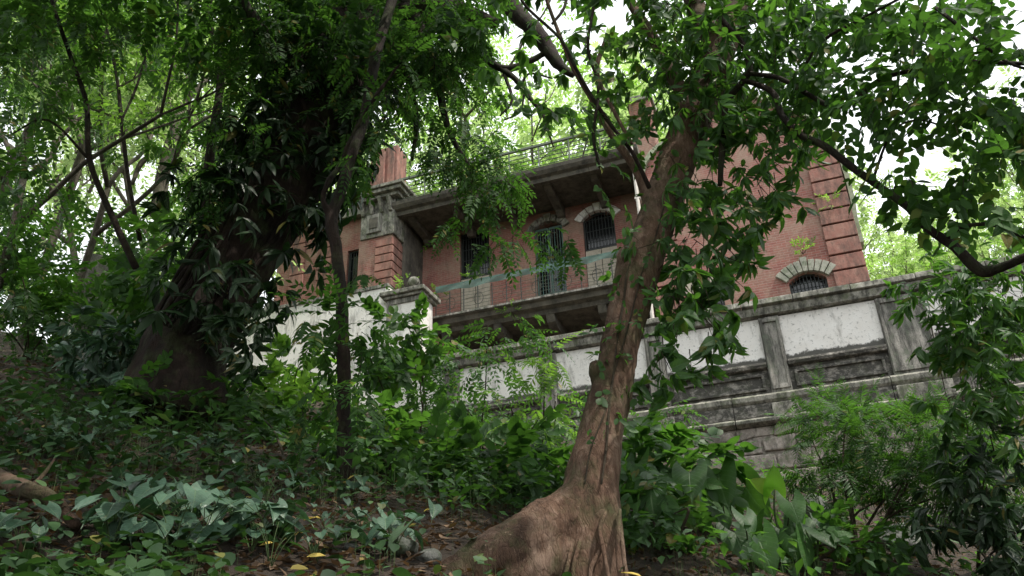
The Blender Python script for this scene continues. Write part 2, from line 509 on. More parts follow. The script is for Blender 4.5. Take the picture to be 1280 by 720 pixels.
def broad_leaf(w, droop, fold, wav, lobe=.2, nt_=8, nu=6, seed=0):
    rg = random.Random(seed); V = []; F = []
    prof = lambda t: (math.sin(math.pi * min(1, t * 1.05 + .12) ** .72) ** .8) if t < .97 else .02
    for i in range(nt_ + 1):
        t = i / nt_
        for j in range(nu + 1):
            u = 2 * j / nu - 1; h = max(.004, prof(t)) * w / 2
            x = t - lobe * abs(u) ** 1.6 * (1 - t) ** 2 * 1.2
            z = -droop * t * t + fold * abs(u) * h - .25 * fold * u * u * h + wav * math.sin(5.5 * t + 2.2 * u + seed) * abs(u) ** 1.5
            V.append((x, u * h + rg.uniform(-.004, .004), z))
    for i in range(nt_):
        for j in range(nu):
            a = i * (nu + 1) + j; b = a + nu + 1
            F += [(a, b, b + 1), (a, b + 1, a + 1)]
    return np.array(V), np.array(F)


SHAPE['heart'] = broad_leaf(.78, .22, .25, .025, .24, seed=1)
SHAPE['heart2'] = broad_leaf(.66, .38, .45, .035, .2, seed=2)
SHAPE['heart3'] = broad_leaf(.88, .10, .16, .03, .26, seed=3)
SHAPE['ear'] = broad_leaf(.84, .30, .12, .035, .48, 12, 8, seed=4)
SHAPE['ear2'] = broad_leaf(.90, .45, .22, .05, .42, 12, 8, seed=5)
SHAPE['oval3'] = broad_leaf(.48, .22, .35, .015, .0, 6, 4, seed=6)
SHAPE['ovate4'] = broad_leaf(.62, .14, .3, .02, .05, 6, 4, seed=7)
SHAPE['lance4'] = broad_leaf(.30, .28, .4, .012, .0, 7, 2, seed=8)


def frames(pos, X, Zt, s):
    X = unit(X); Y = unit(np.cross(Zt, X)); Z = np.cross(X, Y)
    return dict(p=pos, X=X, Y=Y, Z=Z, s=s)


def leaves_vf(fr, shape):
    V0, F0 = SHAPE[shape]
    s = fr['s'][:, None, None]
    V = fr['p'][:, None] + s * (V0[None, :, 0:1] * fr['X'][:, None] + V0[None, :, 1:2] * fr['Y'][:, None] + V0[None, :, 2:3] * fr['Z'][:, None])
    F = F0[None] + len(V0) * np.arange(len(V))[:, None, None]
    return V.reshape(-1, 3), F.reshape(-1, 3)


def leaf_mesh(fr, shape, name, mat):
    V, F = leaves_vf(fr, shape)
    return mesh(name, V, F, mat, False)


def cat_fr(L):
    return {k: np.concatenate([f[k] for f in L]) for k in ('p', 'X', 'Y', 'Z', 's')}


def sub_fr(f, idx): return {k: v[idx] for k, v in f.items()}


def spray_local(style, rg):
    """local leaf frames (pos, X, Z, s) of one spray about 1 unit long"""
    P = []; X = []; Z = []; S = []
    if style == 'alt':          # alternate leaves along a twig
        n = 9
        for i in range(n):
            t = (i + 1) / n; sd = 1 if i % 2 else -1
            P.append((t, 0, -.12 * t * t)); a = .9 + rg.uniform(-.3, .3)
            X.append((math.cos(a), sd * math.sin(a), rg.uniform(-.5, .15))); Z.append((rg.uniform(-.3, .3), rg.uniform(-.3, .3), 1)); S.append(rg.uniform(.7, 1.15))
        X[-1] = (1, 0, -.2)
    elif style == 'whorl':      # drooping rosette at the twig end
        n = 9
        for i in range(n):
            a = i * 2.4; P.append((1 - .05 * i * rg.uniform(.5, 1), 0, 0))
            X.append((rg.uniform(.1, .8), math.cos(a), math.sin(a) * .5 - rg.uniform(.3, .9))); Z.append((rg.uniform(-.3, .3), rg.uniform(-.3, .3), 1)); S.append(rg.uniform(.75, 1.2))
    elif style == 'pinn':       # pinnate: opposite leaflets in one plane
        n = 8
        for i in range(n):
            t = .15 + .85 * i / n
            for sd in (-1, 1):
                P.append((t, 0, -.2 * t * t)); a = 1.1 - .3 * t
                X.append((math.cos(a), sd * math.sin(a), -.15 + rg.uniform(-.1, .1))); Z.append((rg.uniform(-.15, .15), rg.uniform(-.15, .15), 1)); S.append(rg.uniform(.85, 1.05) * (1 - .35 * t))
        P.append((1, 0, -.2)); X.append((1, 0, -.3)); Z.append((0, 0, 1)); S.append(.7)
    elif style == 'fern':       # feathery: many fine blades
        n = 15
        for i in range(n):
            t = .05 + .95 * i / n
            for sd in (-1, 1):
                P.append((t, 0, -.25 * t * t)); a = 1.25 - .4 * t
                X.append((math.cos(a), sd * math.sin(a), -.1)); Z.append((rg.uniform(-.2, .2), rg.uniform(-.2, .2), 1)); S.append((1 - .75 * t * t) * rg.uniform(.85, 1.1))
    return np.array(P, float), np.array(X, float), np.array(Z, float), np.array(S, float)


SPRAYS = {st: [spray_local(st, random.Random(k * 7 + 1)) for k in range(5)] for st in ('alt', 'whorl', 'pinn', 'fern')}


def sprays(style, base, dirs, length, leaf, up_jit=.35):
    """base (n,3), dirs (n,3); length, leaf = metres (lo, hi). returns frames, twig start, twig end"""
    n = len(base); out = []
    D = unit(dirs); up = unit(np.array([0, 0, 1.0]) + rng.normal(0, up_jit, (n, 3)))
    Y = unit(np.cross(up, D)); Z = np.cross(D, Y)
    ln = rng.uniform(*length, n); lf = rng.uniform(*leaf, n)
    which = rng.integers(0, 5, n)
    for k in range(5):
        m_ = which == k
        if not m_.any(): continue
        P, X, Zl, S = SPRAYS[style][k]
        Rm = np.stack([D[m_], Y[m_], Z[m_]], -1)                      # columns
        p = base[m_][:, None] + ln[m_][:, None, None] * np.einsum('nij,kj->nki', Rm, P)
        x = np.einsum('nij,kj->nki', Rm, X); z = np.einsum('nij,kj->nki', Rm, Zl)
        x = x + rng.normal(0, .12, x.shape); z = z + rng.normal(0, .15, z.shape)
        s = lf[m_][:, None] * S[None]
        out.append(frames(p.reshape(-1, 3), x.reshape(-1, 3), z.reshape(-1, 3), s.ravel()))
    return cat_fr(out), base, base + D * ln[:, None] - np.array([0, 0, 1.0]) * (.15 * ln)[:, None]


def blob(n, shell=.5):
    v = unit(rng.normal(0, 1, (n, 3))); r = rng.uniform(0, 1, n) ** (1 / 3)
    r = shell + (1 - shell) * r if shell < 1 else r
    return v * np.where(rng.uniform(0, 1, n) < .6, r, rng.uniform(0, 1, n) ** .5)[:, None]


def clump_px(n, x, y, rx, ry, D, dD, droop=.4):
    """n twig bases in a blob seen round photo pixel (x, y) at horizontal distance D"""
    b = blob(n)
    base = PD(x + b[:, 0] * rx, y + b[:, 1] * ry, D + b[:, 2] * dD)
    c = PD(x, y, D)
    dirs = unit(base - c) * .7 + rng.normal(0, .55, (n, 3)) + np.array([0, 0, -droop])
    return base, dirs


def clump_w(n, c, r, droop=.3):
    b = blob(n); c = np.asarray(c, float)
    return c + b * np.asarray(r, float), unit(b) * .8 + rng.normal(0, .5, (n, 3)) + np.array([0, 0, -droop])


def leaf_objects(name, fr, shape, mat, parent, limit=300, key=None):
    """each leaf its own object sharing a few meshes; returns frames left over"""
    n = len(fr['p'])
    vis = np.arange(n)
    if n > limit:
        d = fr['p'] - EYE; dep = d @ FW
        px = (d @ RT) / np.maximum(dep, .01) * FOC; py = (d @ UP) / np.maximum(dep, .01) * FOC
        inside = (dep > .1) & (abs(px) < 660) & (abs(py) < 380)
        score = np.where(inside, fr['s'] / np.maximum(dep, .3), 0)
        vis = np.argsort(-score)[:limit]
    shapes = shape if isinstance(shape, (list, tuple)) else [shape]
    mat = M.get(mat.name + '_veined', mat)
    shapes = [{'ovate': 'ovate4', 'lance': 'lance4'}.get(q, q) for q in shapes]
    mes = []
    for s_ in shapes:
        k = (s_, mat.name)
        if k not in LEAFMESH:
            LEAFMESH[k] = mesh('leaf_blade', SHAPE[s_][0], SHAPE[s_][1], mat, True)
        mes.append(LEAFMESH[k])
    pl = np.array(parent.location)
    for i in vis:
        o = bpy.data.objects.new(name, mes[int(i) % len(mes)])
        COL.objects.link(o); o.parent = parent
        X, Y, Z, s = fr['X'][i], fr['Y'][i], fr['Z'][i], float(fr['s'][i]); p = fr['p'][i] - pl
        mt = Matrix(((X[0] * s, Y[0] * s, Z[0] * s, p[0]), (X[1] * s, Y[1] * s, Z[1] * s, p[1]), (X[2] * s, Y[2] * s, Z[2] * s, p[2]), (0, 0, 0, 1)))
        o.matrix_basis = mt
    rest = np.setdiff1d(np.arange(n), vis)
    return sub_fr(fr, rest)


LEAFMESH = {}


# ------------------------------------------------------------------ ground
def fbm(x, y, o=4, f=.5, seed=0.0):
    z = 0; a = 1
    for k in range(o):
        z = z + a * (np.sin(f * x * 1.3 + 1.7 * k + seed + 1.1 * np.sin(f * y * .9 + k)) * np.cos(f * y * 1.1 - 2.3 * k + seed + .8 * np.sin(f * x * .7)))
        f *= 2.1; a *= .5
    return z


def ground_z(X, Y):
    X = np.asarray(X, float); Y = np.asarray(Y, float)
    u = X * ca + Y * sa; v = -X * sa + Y * ca
    r = np.hypot(u, v)
    vv = np.where(v < 15, v, 15 + (v - 15) * .55); vv = np.where(v > 60, 15 + 45 * .55 + (v - 60) * .05, vv)
    vv = np.maximum(vv, -4)
    uu = np.clip(u, -26, 14)
    z = .45 + .37 * vv - .22 * uu
    z = z - .5 * np.exp(-((X - 3.5) ** 2 / 14 + (Y - 14.5) ** 2 / 9))
    z = z + .05 * fbm(X, Y, 4, 1.4) * np.minimum(1, r / 2) + .18 * fbm(X, Y, 3, .35, 2) * np.clip((r - 3) / 8, 0, 1)
    inside = (Y > 17.05) & (X > -9.3) & (X < 30)
    z = np.where(inside, np.minimum(z, 7.4), z)
    return z


rr = np.concatenate([np.linspace(0.15, 14, 90), 14 * 1.06 ** np.arange(1, 56)])
aa = np.linspace(0, 2 * np.pi, 220, endpoint=False)
gx = np.outer(rr, np.cos(aa)).ravel(); gy = np.outer(rr, np.sin(aa)).ravel()
GV = np.stack([gx, gy, ground_z(gx, gy)], -1)
nr, na = len(rr), len(aa); gi = np.arange(nr * na).reshape(nr, na)
a_ = gi[:-1]; b_i = np.roll(a_, -1, 1); c_ = gi[1:]; d_ = np.roll(c_, -1, 1)
GF = np.stack([a_, c_, d_, b_i], -1).reshape(-1, 4)
GV = np.vstack([GV, [0, 0, float(ground_z(0, 0))]])
GF = np.vstack([GF, np.stack([np.full(na, nr * na), gi[0], np.roll(gi[0], -1), np.roll(gi[0], -1)], -1)])
GF3 = quads_to_tris(GF)
prop(link('ground', mesh('ground', GV, GF3, M['soil'], True)), kind='structure')


def gpt(px, py, lo=2.0, hi=30.0):
    """where the sight line of a photo pixel meets the slope"""
    D = np.linspace(lo, hi, 400); p = PD(np.full(400, px), np.full(400, py), D)
    below = p[:, 2] < ground_z(p[:, 0], p[:, 1])
    i = int(np.argmax(below)) if below.any() else 399
    q = p[i].copy(); q[2] = float(ground_z(q[0], q[1]))
    return q


# ------------------------------------------------------------------ boundary wall (front face at y = 17)
def wall_open(mb, x0, x1, z0, z1, y0, y1, ops):
    x = x0
    for ox0, ox1, oz0, oz1 in sorted(ops):
        if ox0 > x: mb.box(x, ox0, y0, y1, z0, z1)
        if oz0 > z0: mb.box(ox0, ox1, y0, y1, z0, oz0)
        if oz1 < z1: mb.box(ox0, ox1, y0, y1, oz1, z1)
        x = ox1
    if x < x1: mb.box(x, x1, y0, y1, z0, z1)
    return mb


wallT = thing('boundary_wall', (0, 17.2, 4.0), 'long weathered boundary wall with white panels and grey pilasters in front of the tower', 'wall')
WX0, WX1 = -9.3, 11.0
# core, set back behind every facing
MB().box(WX0, WX1, 17.16, 17.5, 2.0, 8.8).obj('core', M['stone_pink'], wallT)
MB().box(WX0 + .01, WX1 - .01, 16.99, 17.158, 2.0, 6.235).obj('mortar_bed', M['stone_pink'], wallT)
pil = [(-7.6, .42), (-5.1, .42), (-2.55, .42), (0.0, .42), (2.64, .92), (5.6, .42), (8.1, .42), (10.6, .42)]
edges = [WX0] + [e for x, w in pil for e in (x - w / 2, x + w / 2)] + [WX1]
x = WX0
while x < WX1 - .1:                                     # coping stones
    w = random.uniform(1.1, 1.5); x1 = min(x + w, WX1)
    dz = random.uniform(-.012, .012); dy = random.uniform(-.02, .02)
    MB().prism([(16.83 + dy, 8.90 + dz), (16.85 + dy, 9.03 + dz), (17.1, 9.09 + dz), (17.5, 9.05 + dz), (17.52, 8.86), (16.95, 8.86)], x + .008, x1 - .008).obj('coping_stone', M['stone'], wallT, .012)
    x = x1
MB().prism([(16.93, 8.70), (16.90, 8.86), (17.155, 8.86), (17.155, 8.66)], WX0 + .003, WX1 - .003).obj('coping_moulding', M['stone'], wallT)
for i in range(0, len(edges) - 1, 2):
    x0, x1 = edges[i], edges[i + 1]
    if x1 - x0 < .2: continue
    e = .004
    MB().box(x0 + e, x1 - e, 17.06, 17.155, 7.62, 8.655).obj('white_panel', M['plaster'], wallT)
    # lower panel: outer frame, inner raised frame, sunk field
    lp = MB().box(x0 + e, x1 - e, 17.08, 17.155, 6.95, 7.60)
    o_ = lp.obj('lower_panel', M['mould'], wallT)
    fr_ = MB()
    fr_.prism([(16.97, 7.50), (16.94, 7.56), (16.96, 7.615), (17.079, 7.615), (17.079, 7.47)], x0 + .01, x1 - .01)
    for (a0, a1, b0, b1) in ((x0 + .10, x1 - .10, 7.33, 7.39), (x0 + .10, x1 - .10, 7.02, 7.075), (x0 + .10, x0 + .16, 7.076, 7.329), (x1 - .16, x1 - .10, 7.076, 7.329)):
        fr_.box(a0, a1, 17.02, 17.079, b0, b1)
    f2 = fr_.obj('panel_moulding', M['mould'], o_, .008)
for x, w in pil:
    b = MB().box(x - w / 2, x + w / 2, 16.99, 17.155, 6.93, 8.655).obj('pilaster', M['plaster_old'], wallT, .01)
    f = MB()
    f.box(x - w / 2 + .02, x - w / 2 + .07, 16.95, 16.988, 7.0, 8.6); f.box(x + w / 2 - .07, x + w / 2 - .02, 16.95, 16.988, 7.0, 8.6)
    f.box(x - w / 2 + .072, x + w / 2 - .072, 16.952, 16.988, 8.52, 8.6); f.box(x - w / 2 + .072, x + w / 2 - .072, 16.952, 16.988, 7.0, 7.08)
    f.obj('pilaster_frame', M['plaster_old'], b, .006)
    MB().box(x - w / 2 - .05, x + w / 2 + .05, 16.80, 16.879, 6.36, 6.66).obj('pilaster_base', M['stone'], wallT, .012)
x = WX0
while x < WX1 - .1:                                     # projecting string course in lengths
    w = random.uniform(1.3, 1.9); x1 = min(x + w, WX1); dz = random.uniform(-.01, .01)
    MB().prism([(16.84, 6.76 + dz), (16.83, 6.86 + dz), (16.95, 6.925 + dz), (17.155, 6.925 + dz), (17.155, 6.70), (16.9, 6.70)], x + .006, x1 - .006).obj('string_course', M['stone'], wallT, .01)
    MB().box(x + .006, x1 - .006, 16.88, 17.155, 6.42 + dz, 6.695).obj('plinth_band', M['mould'], wallT, .01)
    MB().prism([(16.80, 6.30 + dz), (16.79, 6.36 + dz), (16.88, 6.415 + dz), (17.155, 6.415), (17.155, 6.24), (16.93, 6.24)], x + .01, x1 - .01).obj('lower_ledge', M['stone'], wallT, .01)
    x = x1
# rubble facing below, stone by stone
z = 6.22; nst = 0
while z > 3.4:
    hgt = random.uniform(.2, .42); x = WX0 + random.uniform(0, .4)
    while x < 9.5:
        w = random.uniform(.28, 1.0)
        if z > float(ground_z(x, 16.9)) - .3 and nst < 295 and not (x < -4 and z < 5.4):
            d = random.uniform(.01, .07); j = .045
            V = [(x + .012, z - hgt + .012), (x + w - .012, z - hgt + .012), (x + w - .012, z - .012), (x + .012, z - .012)]
            V = [(a + random.uniform(-j, j), c + random.uniform(-j, j)) for a, c in V]
            MB().prism_y(V, 16.98 - d, 16.989).obj('stone', M['stone_pink'], wallT, .035); nst += 1
        x += w
    z -= hgt
prop(MB().box(-9.3, 30, 17.5, 60, 7.2, 7.6).obj('courtyard', M['paving']), kind='structure')

# ------------------------------------------------------------------ left wall and pedestal
lw = thing('garden_wall', (-14, 19.2, 9.0), 'plain whitewashed garden wall below the brick facade, behind the slim tree', 'wall')
MB().box(-16.3, -10.53, 19.0, 19.3, 7.0, 12.5).obj('wall_face', M['plaster'], lw)
x = -16.35
while x < -10.6:
    x1 = min(x + random.uniform(1.0, 1.4), -10.53)
    MB().box(x + .006, x1 - .006, 18.95, 19.34, 12.504, 12.62 + random.uniform(-.01, .01)).obj('coping_stone', M['plaster_old'], lw, .012); x = x1
pd = thing('gate_pier', (-9.95, 19.25, 9.0), 'stone pedestal pier with a moulded cap and ball finial left of the balcony', 'pier')
MB().box(-10.5, -9.4, 18.9, 19.7, 7.0, 11.96).obj('shaft', M['plaster'], pd, .015)
fr_ = MB()
for a0, a1, b0, b1 in ((-10.5, -10.36, 9, 11.96), (-9.54, -9.4, 9, 11.96), (-10.358, -9.542, 11.8, 11.96)):
    fr_.box(a0, a1, 18.86, 18.898, b0, b1)
fr_.obj('shaft_border', M['plaster_old'], pd, .006)
MB().box(-10.6, -9.3, 18.78, 19.82, 11.965, 12.06).box(-10.68, -9.22, 18.70, 19.9, 12.064, 12.2).box(-10.45, -9.45, 18.9, 19.7, 12.204, 12.28).obj('cap', M['stone'], pd, .02)
prof = [(0, .22), (.07, .22), (.10, .14), (.16, .07), (.22, .10), (.27, .155), (.35, .185), (.43, .175), (.51, .12), (.55, .04), (.57, .0)]
tb = Tubes(); tb.add([(-9.85, 19.3, 12.28 + z_) for z_, r in prof], [max(r, .004) for z_, r in prof], 20, 2)
tb.obj('ball_finial', M['stone'], pd)

# ------------------------------------------------------------------ the brick mansion
house = thing('brick_mansion', (0, 22, 8), 'abandoned red brick mansion with a banded corner tower and a deep upstairs balcony', 'mansion')
HZ = 18.3


def bars(parent_root, frame, x0, x1, z0, z1, y, n, nh=3, mat='iron', r=.011):
    for i in range(n):
        x = x0 + (x1 - x0) * (i + .5) / n
        MB().tube([(x, y, z0), (x, y, z1)], r, 5).obj('bar', M[mat], frame)
    for k in range(nh):
        z = z0 + (z1 - z0) * (k + .5) / nh
        MB().tube([(x0, y - .014, z), (x1, y - .014, z)], r, 5).obj('cross_bar', M[mat], frame)


def arch_fill(mb, x0, x1, zs, zc, ztop, y0, y1, n=10):
    for i in range(n):
        a = x0 + (x1 - x0) * i / n; b = x0 + (x1 - x0) * (i + 1) / n
        f = lambda x: zs + (zc - zs) * (1 - ((x - (x0 + x1) / 2) / ((x1 - x0) / 2)) ** 2)
        mb.prism_y([(a, f(a)), (b, f(b)), (b, ztop), (a, ztop)], y0, y1)


def voussoirs(x0, x1, zs, zc, y0, y1, n, th, mat, root, over=.12):
    c = (x0 + x1) / 2; hw = (x1 - x0) / 2
    R = (hw * hw + (zc - zs) ** 2) / (2 * (zc - zs)); cz = zc - R
    a0 = math.asin(min(.96, (hw + over) / R))
    for i in range(n):
        t0 = -a0 + 2 * a0 * i / n + .012; t1 = -a0 + 2 * a0 * (i + 1) / n - .012
        k = 1.0 + (.25 if i == n // 2 else 0)
        poly = [(c + R * math.sin(t0), cz + R * math.cos(t0)), (c + R * math.sin(t1), cz + R * math.cos(t1)),
                (c + (R + th * k) * math.sin(t1), cz + (R + th * k) * math.cos(t1)), (c + (R + th * k) * math.sin(t0), cz + (R + th * k) * math.cos(t0))]
        MB().prism_y(poly, y0 - random.uniform(0, .02), y1).obj('voussoir', M[mat], root, .01)


def window(x0, x1, z0, z1, y, glass_y, nb, nh=3, pane=True):
    fr = MB()
    e = .05
    fr.box(x0, x0 + e, y, y + .06, z0, z1).box(x1 - e, x1, y, y + .06, z0, z1).box(x0 + e, x1 - e, y, y + .06, z1 - e, z1).box(x0 + e, x1 - e, y, y + .06, z0, z0 + e)
    f = fr.obj('window', M['iron'], house)
    MB().box(x0, x1, glass_y, glass_y + .02, z0, z1).obj('pane', M['glass'], f)
    bars(house, f, x0 + e, x1 - e, z0 + e, z1 - e, y - .02, nb, nh)
    return f


# tower: front wall with two arched windows, side walls, quoins
ops = [(-1.86, -1.0, 9.35, 11.0), (.67, 1.60, 9.6, 10.98)]
tw = wall_open(MB(), -2.75, 2.5, 7.6, 14.4, 20.0, 20.4, ops)
GB = [(2.5, 14.4), (2.46, 14.9), (2.3, 15.4), (2.0, 15.75), (1.6, 15.95), (1.3, 16.3), (.9, 16.75), (.4, 17.0), (-.12, 17.1), (-.65, 17.0), (-1.15, 16.75), (-1.55, 16.3), (-1.85, 15.95), (-2.25, 15.75), (-2.55, 15.4), (-2.71, 14.9), (-2.75, 14.4)]
tw.prism_y(GB[::-1], 20.0, 20.4)
for (a, b, c, d) in ops: arch_fill(tw, a, b, d - .24, d - .01, d, 20.0, 20.4)
tw.obj('tower_front_wall', M['brick'], house)
MB().box(2.1, 2.5, 20.402, 27, 7.6, 14.4).obj('tower_side_wall', M['brick'], house)
MB().box(-2.75, -2.35, 20.402, 22.0, 7.6, 14.4).obj('tower_inner_wall', M['brick'], house)
MB().box(-2.345, 2.095, 20.6, 20.64, 9.0, 11.5).obj('tower_interior_shade', M['glass'], house)  # near-black sheet, shade of the unlit room put into its colour
window(.67, 1.60, 9.6, 10.97, 20.12, 20.25, 9, 3)
window(-1.86, -1.0, 9.35, 10.99, 20.12, 20.25, 7, 3)
voussoirs(.67, 1.60, 10.80, 10.97, 19.9, 20.1, 9, .33, 'voussoir', house, .06)
voussoirs(-1.86, -1.0, 10.84, 10.99, 19.9, 20.1, 7, .34, 'board', house, .04)
MB().box(.6, 1.68, 19.9, 20.05, 9.5, 9.6).obj('window_sill', M['stone'], house, .01)
for x0, x1 in ((1.76, 2.56), (-2.79, -1.97)):
    z = 7.65
    while z < 14.5:
        MB().box(x0 + .01, x1 - .01, 19.9, 19.998, z + .03, z + .43 + random.uniform(-.006, .006)).obj('quoin_block', M['quoin'], house, .012)
        z += .452
z = 7.65
while z < 14.5:
    MB().box(2.502, 2.58, 19.905, 20.7, z + .03, z + .43).obj('quoin_block', M['quoin'], house, .012); z += .452
# curved mossy buttress coping against the tower's right corner
cv = [PD(px, py, 21.2) for px, py in ((1036, 196), (1048, 214), (1057, 240), (1064, 268), (1068, 296), (1075, 322))]
prof2 = [(p[0], p[2]) for p in cv]
poly = [(x - .02, z) for x, z in prof2] + [(x - .30, z) for x, z in prof2[::-1]]
mbp = MB()
for i in range(len(prof2) - 1):
    (xa, za), (xb, zb) = prof2[i], prof2[i + 1]
    xa += .08; xb += .08
    mbp.prism_y([(xb - .12, zb), (xb, zb), (xa, za), (xa - .12, za)], 20.12, 20.6)
mbp.obj('curved_coping', M['moss'], house)
gc = MB()
for (xa, za), (xb, zb) in zip(GB[:-1], GB[1:]):
    nx, nz_ = za - zb, xb - xa; l_ = -math.hypot(nx, nz_) / .14; nx /= l_; nz_ /= l_
    gc.prism_y([(xa, za + .003), (xb, zb + .003), (xb + nx, zb + nz_ + .003), (xa + nx, za + nz_ + .003)][::-1], 19.88, 20.5)
gc.obj('gable_coping', M['moss'], house)
MB().box(-2.95, -2.25, 20.5, 21.3, 14.0, 18.2).obj('chimney', M['brick'], house, .02)
MB().box(-3.03, -2.17, 20.42, 21.38, 18.2, 18.4).obj('chimney_cap', M['stone'], house, .02)
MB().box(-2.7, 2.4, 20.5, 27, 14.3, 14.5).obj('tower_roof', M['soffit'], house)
# white drainpipe where tower and loggia meet
dp = MB().tube([(-2.93, 19.86, 9.5), (-2.93, 19.86, 16.8)], .055, 10).obj('drainpipe', M['pipe'], house)
for z in (10.3, 11.6, 12.9, 14.2, 15.5):
    MB().box(-3.01, -2.85, 19.82, 19.98, z, z + .07).obj('pipe_collar', M['pipe'], dp)

# loggia back wall
opsL = [(-9.49, -8.42, 11.7, 15.75), (-6.80, -5.82, 11.7, 15.45), (-5.13, -4.08, 11.7, 15.45)]
lb = wall_open(MB(), -12.0, -2.76, 7.6, 16.1, 22.0, 22.35, opsL)
for (a, b, c, d) in opsL[1:]: arch_fill(lb, a, b, d - .22, d - .01, d, 22.0, 22.35)
lb.obj('loggia_wall', M['brick'], house)
MB().box(-11.9, -2.8, 22.7, 22.74, 11, 16).obj('loggia_interior_shade', M['glass'], house)  # dark sheet painting the shade inside the openings
window(-9.49, -8.42, 13.98, 15.74, 22.1, 22.25, 10, 4)
window(-5.13, -4.08, 14.1, 15.44, 22.1, 22.25, 9, 3)
for x0, x1, zt in ((-9.49, -8.42, 13.97), (-5.13, -4.08, 14.09)):
    for k in range(2):
        w = (x1 - x0) / 2
        bp = MB().box(x0 + k * w + .01, x0 + (k + 1) * w - .01, 22.04, 22.09, 11.75, zt - .03).obj('shutter_board', M['board'], house, .008)
        for zz in (12.3, 13.2): MB().box(x0 + k * w + .08, x0 + (k + 1) * w - .08, 22.02, 22.039, zz, zz + .05).obj('board_rail', M['board'], bp)
# the middle door: grey green leaves with a grille
for k in range(2):
    x0 = -6.80 + k * .49
    fr_ = MB(); e = .05
    fr_.box(x0 + .01, x0 + e, 22.06, 22.1, 11.72, 15.25).box(x0 + .48 - e, x0 + .48, 22.06, 22.1, 11.72, 15.25)
    for zz in (11.72, 12.75, 13.9, 15.18): fr_.box(x0 + e, x0 + .48 - e, 22.06, 22.1, zz, zz + .08)
    dl = fr_.obj('door_leaf', M['wood_green'], house)
    for i in range(4):
        x = x0 + .1 + .09 * i
        MB().tube([(x, 22.05, 11.8), (x, 22.05, 15.2)], .012, 5).obj('bar', M['teal' if i % 2 else 'iron_pale'], dl)
voussoirs(-5.13, -4.08, 15.2, 15.44, 21.93, 22.1, 7, .24, 'plaster', house, .06)
voussoirs(-6.80, -5.82, 15.2, 15.44, 21.93, 22.1, 7, .24, 'stone', house, .06)

# balcony slab, brackets and railing
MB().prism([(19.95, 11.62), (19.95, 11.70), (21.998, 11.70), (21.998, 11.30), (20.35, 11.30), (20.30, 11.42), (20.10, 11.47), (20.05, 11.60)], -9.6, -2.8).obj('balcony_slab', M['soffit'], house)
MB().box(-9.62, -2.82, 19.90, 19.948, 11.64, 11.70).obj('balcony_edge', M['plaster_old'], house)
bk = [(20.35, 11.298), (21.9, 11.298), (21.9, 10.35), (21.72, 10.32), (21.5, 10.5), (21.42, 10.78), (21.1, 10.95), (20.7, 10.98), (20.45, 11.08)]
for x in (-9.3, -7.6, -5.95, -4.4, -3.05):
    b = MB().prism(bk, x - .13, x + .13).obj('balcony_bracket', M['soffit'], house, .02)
    MB().tube([(x - .15, 21.4, 10.98), (x + .15, 21.4, 10.98)], .14, 12).obj('bracket_scroll', M['stone'], b)
rl = MB().tube([(-9.45, 20.035, 12.72), (-6.2, 20.035, 12.71), (-3.0, 20.035, 12.72)], .022, 6).obj('handrail', M['iron_pale'], house)
nx_ = np.linspace(-9.45, -3.0, 130); NV = []; NF = []
for i, xx in enumerate(nx_):
    for j in range(5):
        sag = .02 * math.sin(xx * 2.1) + .012 * math.sin(xx * 5.3 + 1)
        NV.append((xx, 19.99 + .025 * math.sin(xx * 7 + j * .8) * j / 4, 12.73 - (.22 + sag) * j / 4))
for i in range(129):
    for j in range(4): NF.append((i * 5 + j, i * 5 + j + 1, i * 5 + j + 6, i * 5 + j + 5))
ne = link('netting', mesh('netting', np.array(NV), np.array(NF), M['net'], True), rl); ne.location = (0, 0, 0)
x = -9.45
while x < -3.0:
    MB().tube([(x, 20.035, 11.7), (x, 20.035, 12.5)], .016, 6).obj('baluster', M['iron'], rl); x += .46
for k in range(6):
    z = 11.80 + .115 * k
    pts = [(xx, 20.03 + .012 * math.sin(xx * 9 + k), z + .012 * math.sin(xx * 6.5 + k * 1.7)) for xx in np.arange(-9.45, -2.95, .16)]
    MB().tube(pts, .008, 4).obj('rail_wire', M['iron_pale'], rl)
for x in np.arange(-9.2, -3.1, .92):                    # scroll ornaments between the posts
    t_ = np.linspace(0, 2 * math.pi, 13)
    MB().tube([(x + .23 + .15 * math.cos(a), 20.045, 12.1 + .2 * math.sin(a)) for a in t_], .008, 4).obj('rail_ornament', M['iron'], rl)

# loggia roof: deep cornice, soffit beams and roof railing
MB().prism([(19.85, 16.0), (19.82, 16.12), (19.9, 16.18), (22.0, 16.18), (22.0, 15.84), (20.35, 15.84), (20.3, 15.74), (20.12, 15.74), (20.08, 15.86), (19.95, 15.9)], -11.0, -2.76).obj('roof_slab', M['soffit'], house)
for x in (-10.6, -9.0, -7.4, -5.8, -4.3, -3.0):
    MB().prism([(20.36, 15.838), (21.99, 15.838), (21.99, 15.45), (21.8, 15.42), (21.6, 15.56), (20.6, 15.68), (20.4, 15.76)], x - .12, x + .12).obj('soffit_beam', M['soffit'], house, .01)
rr_ = MB().box(-10.9, -2.9, 19.98, 20.06, 17.05, 17.12).obj('roof_rail', M['iron_pale'], house)
for k in range(5):
    z = 16.30 + .15 * k
    MB().tube([(-10.9, 20.02, z), (-2.9, 20.02, z + .01)], .017, 5).obj('rail_wire', M['iron_pale'], rr_)
for x in np.arange(-10.9, -2.8, 1.0):
    MB().tube([(x, 20.02, 16.18), (x, 20.02, 17.05)], .026, 6).obj('rail_post', M['iron_pale'], rr_)

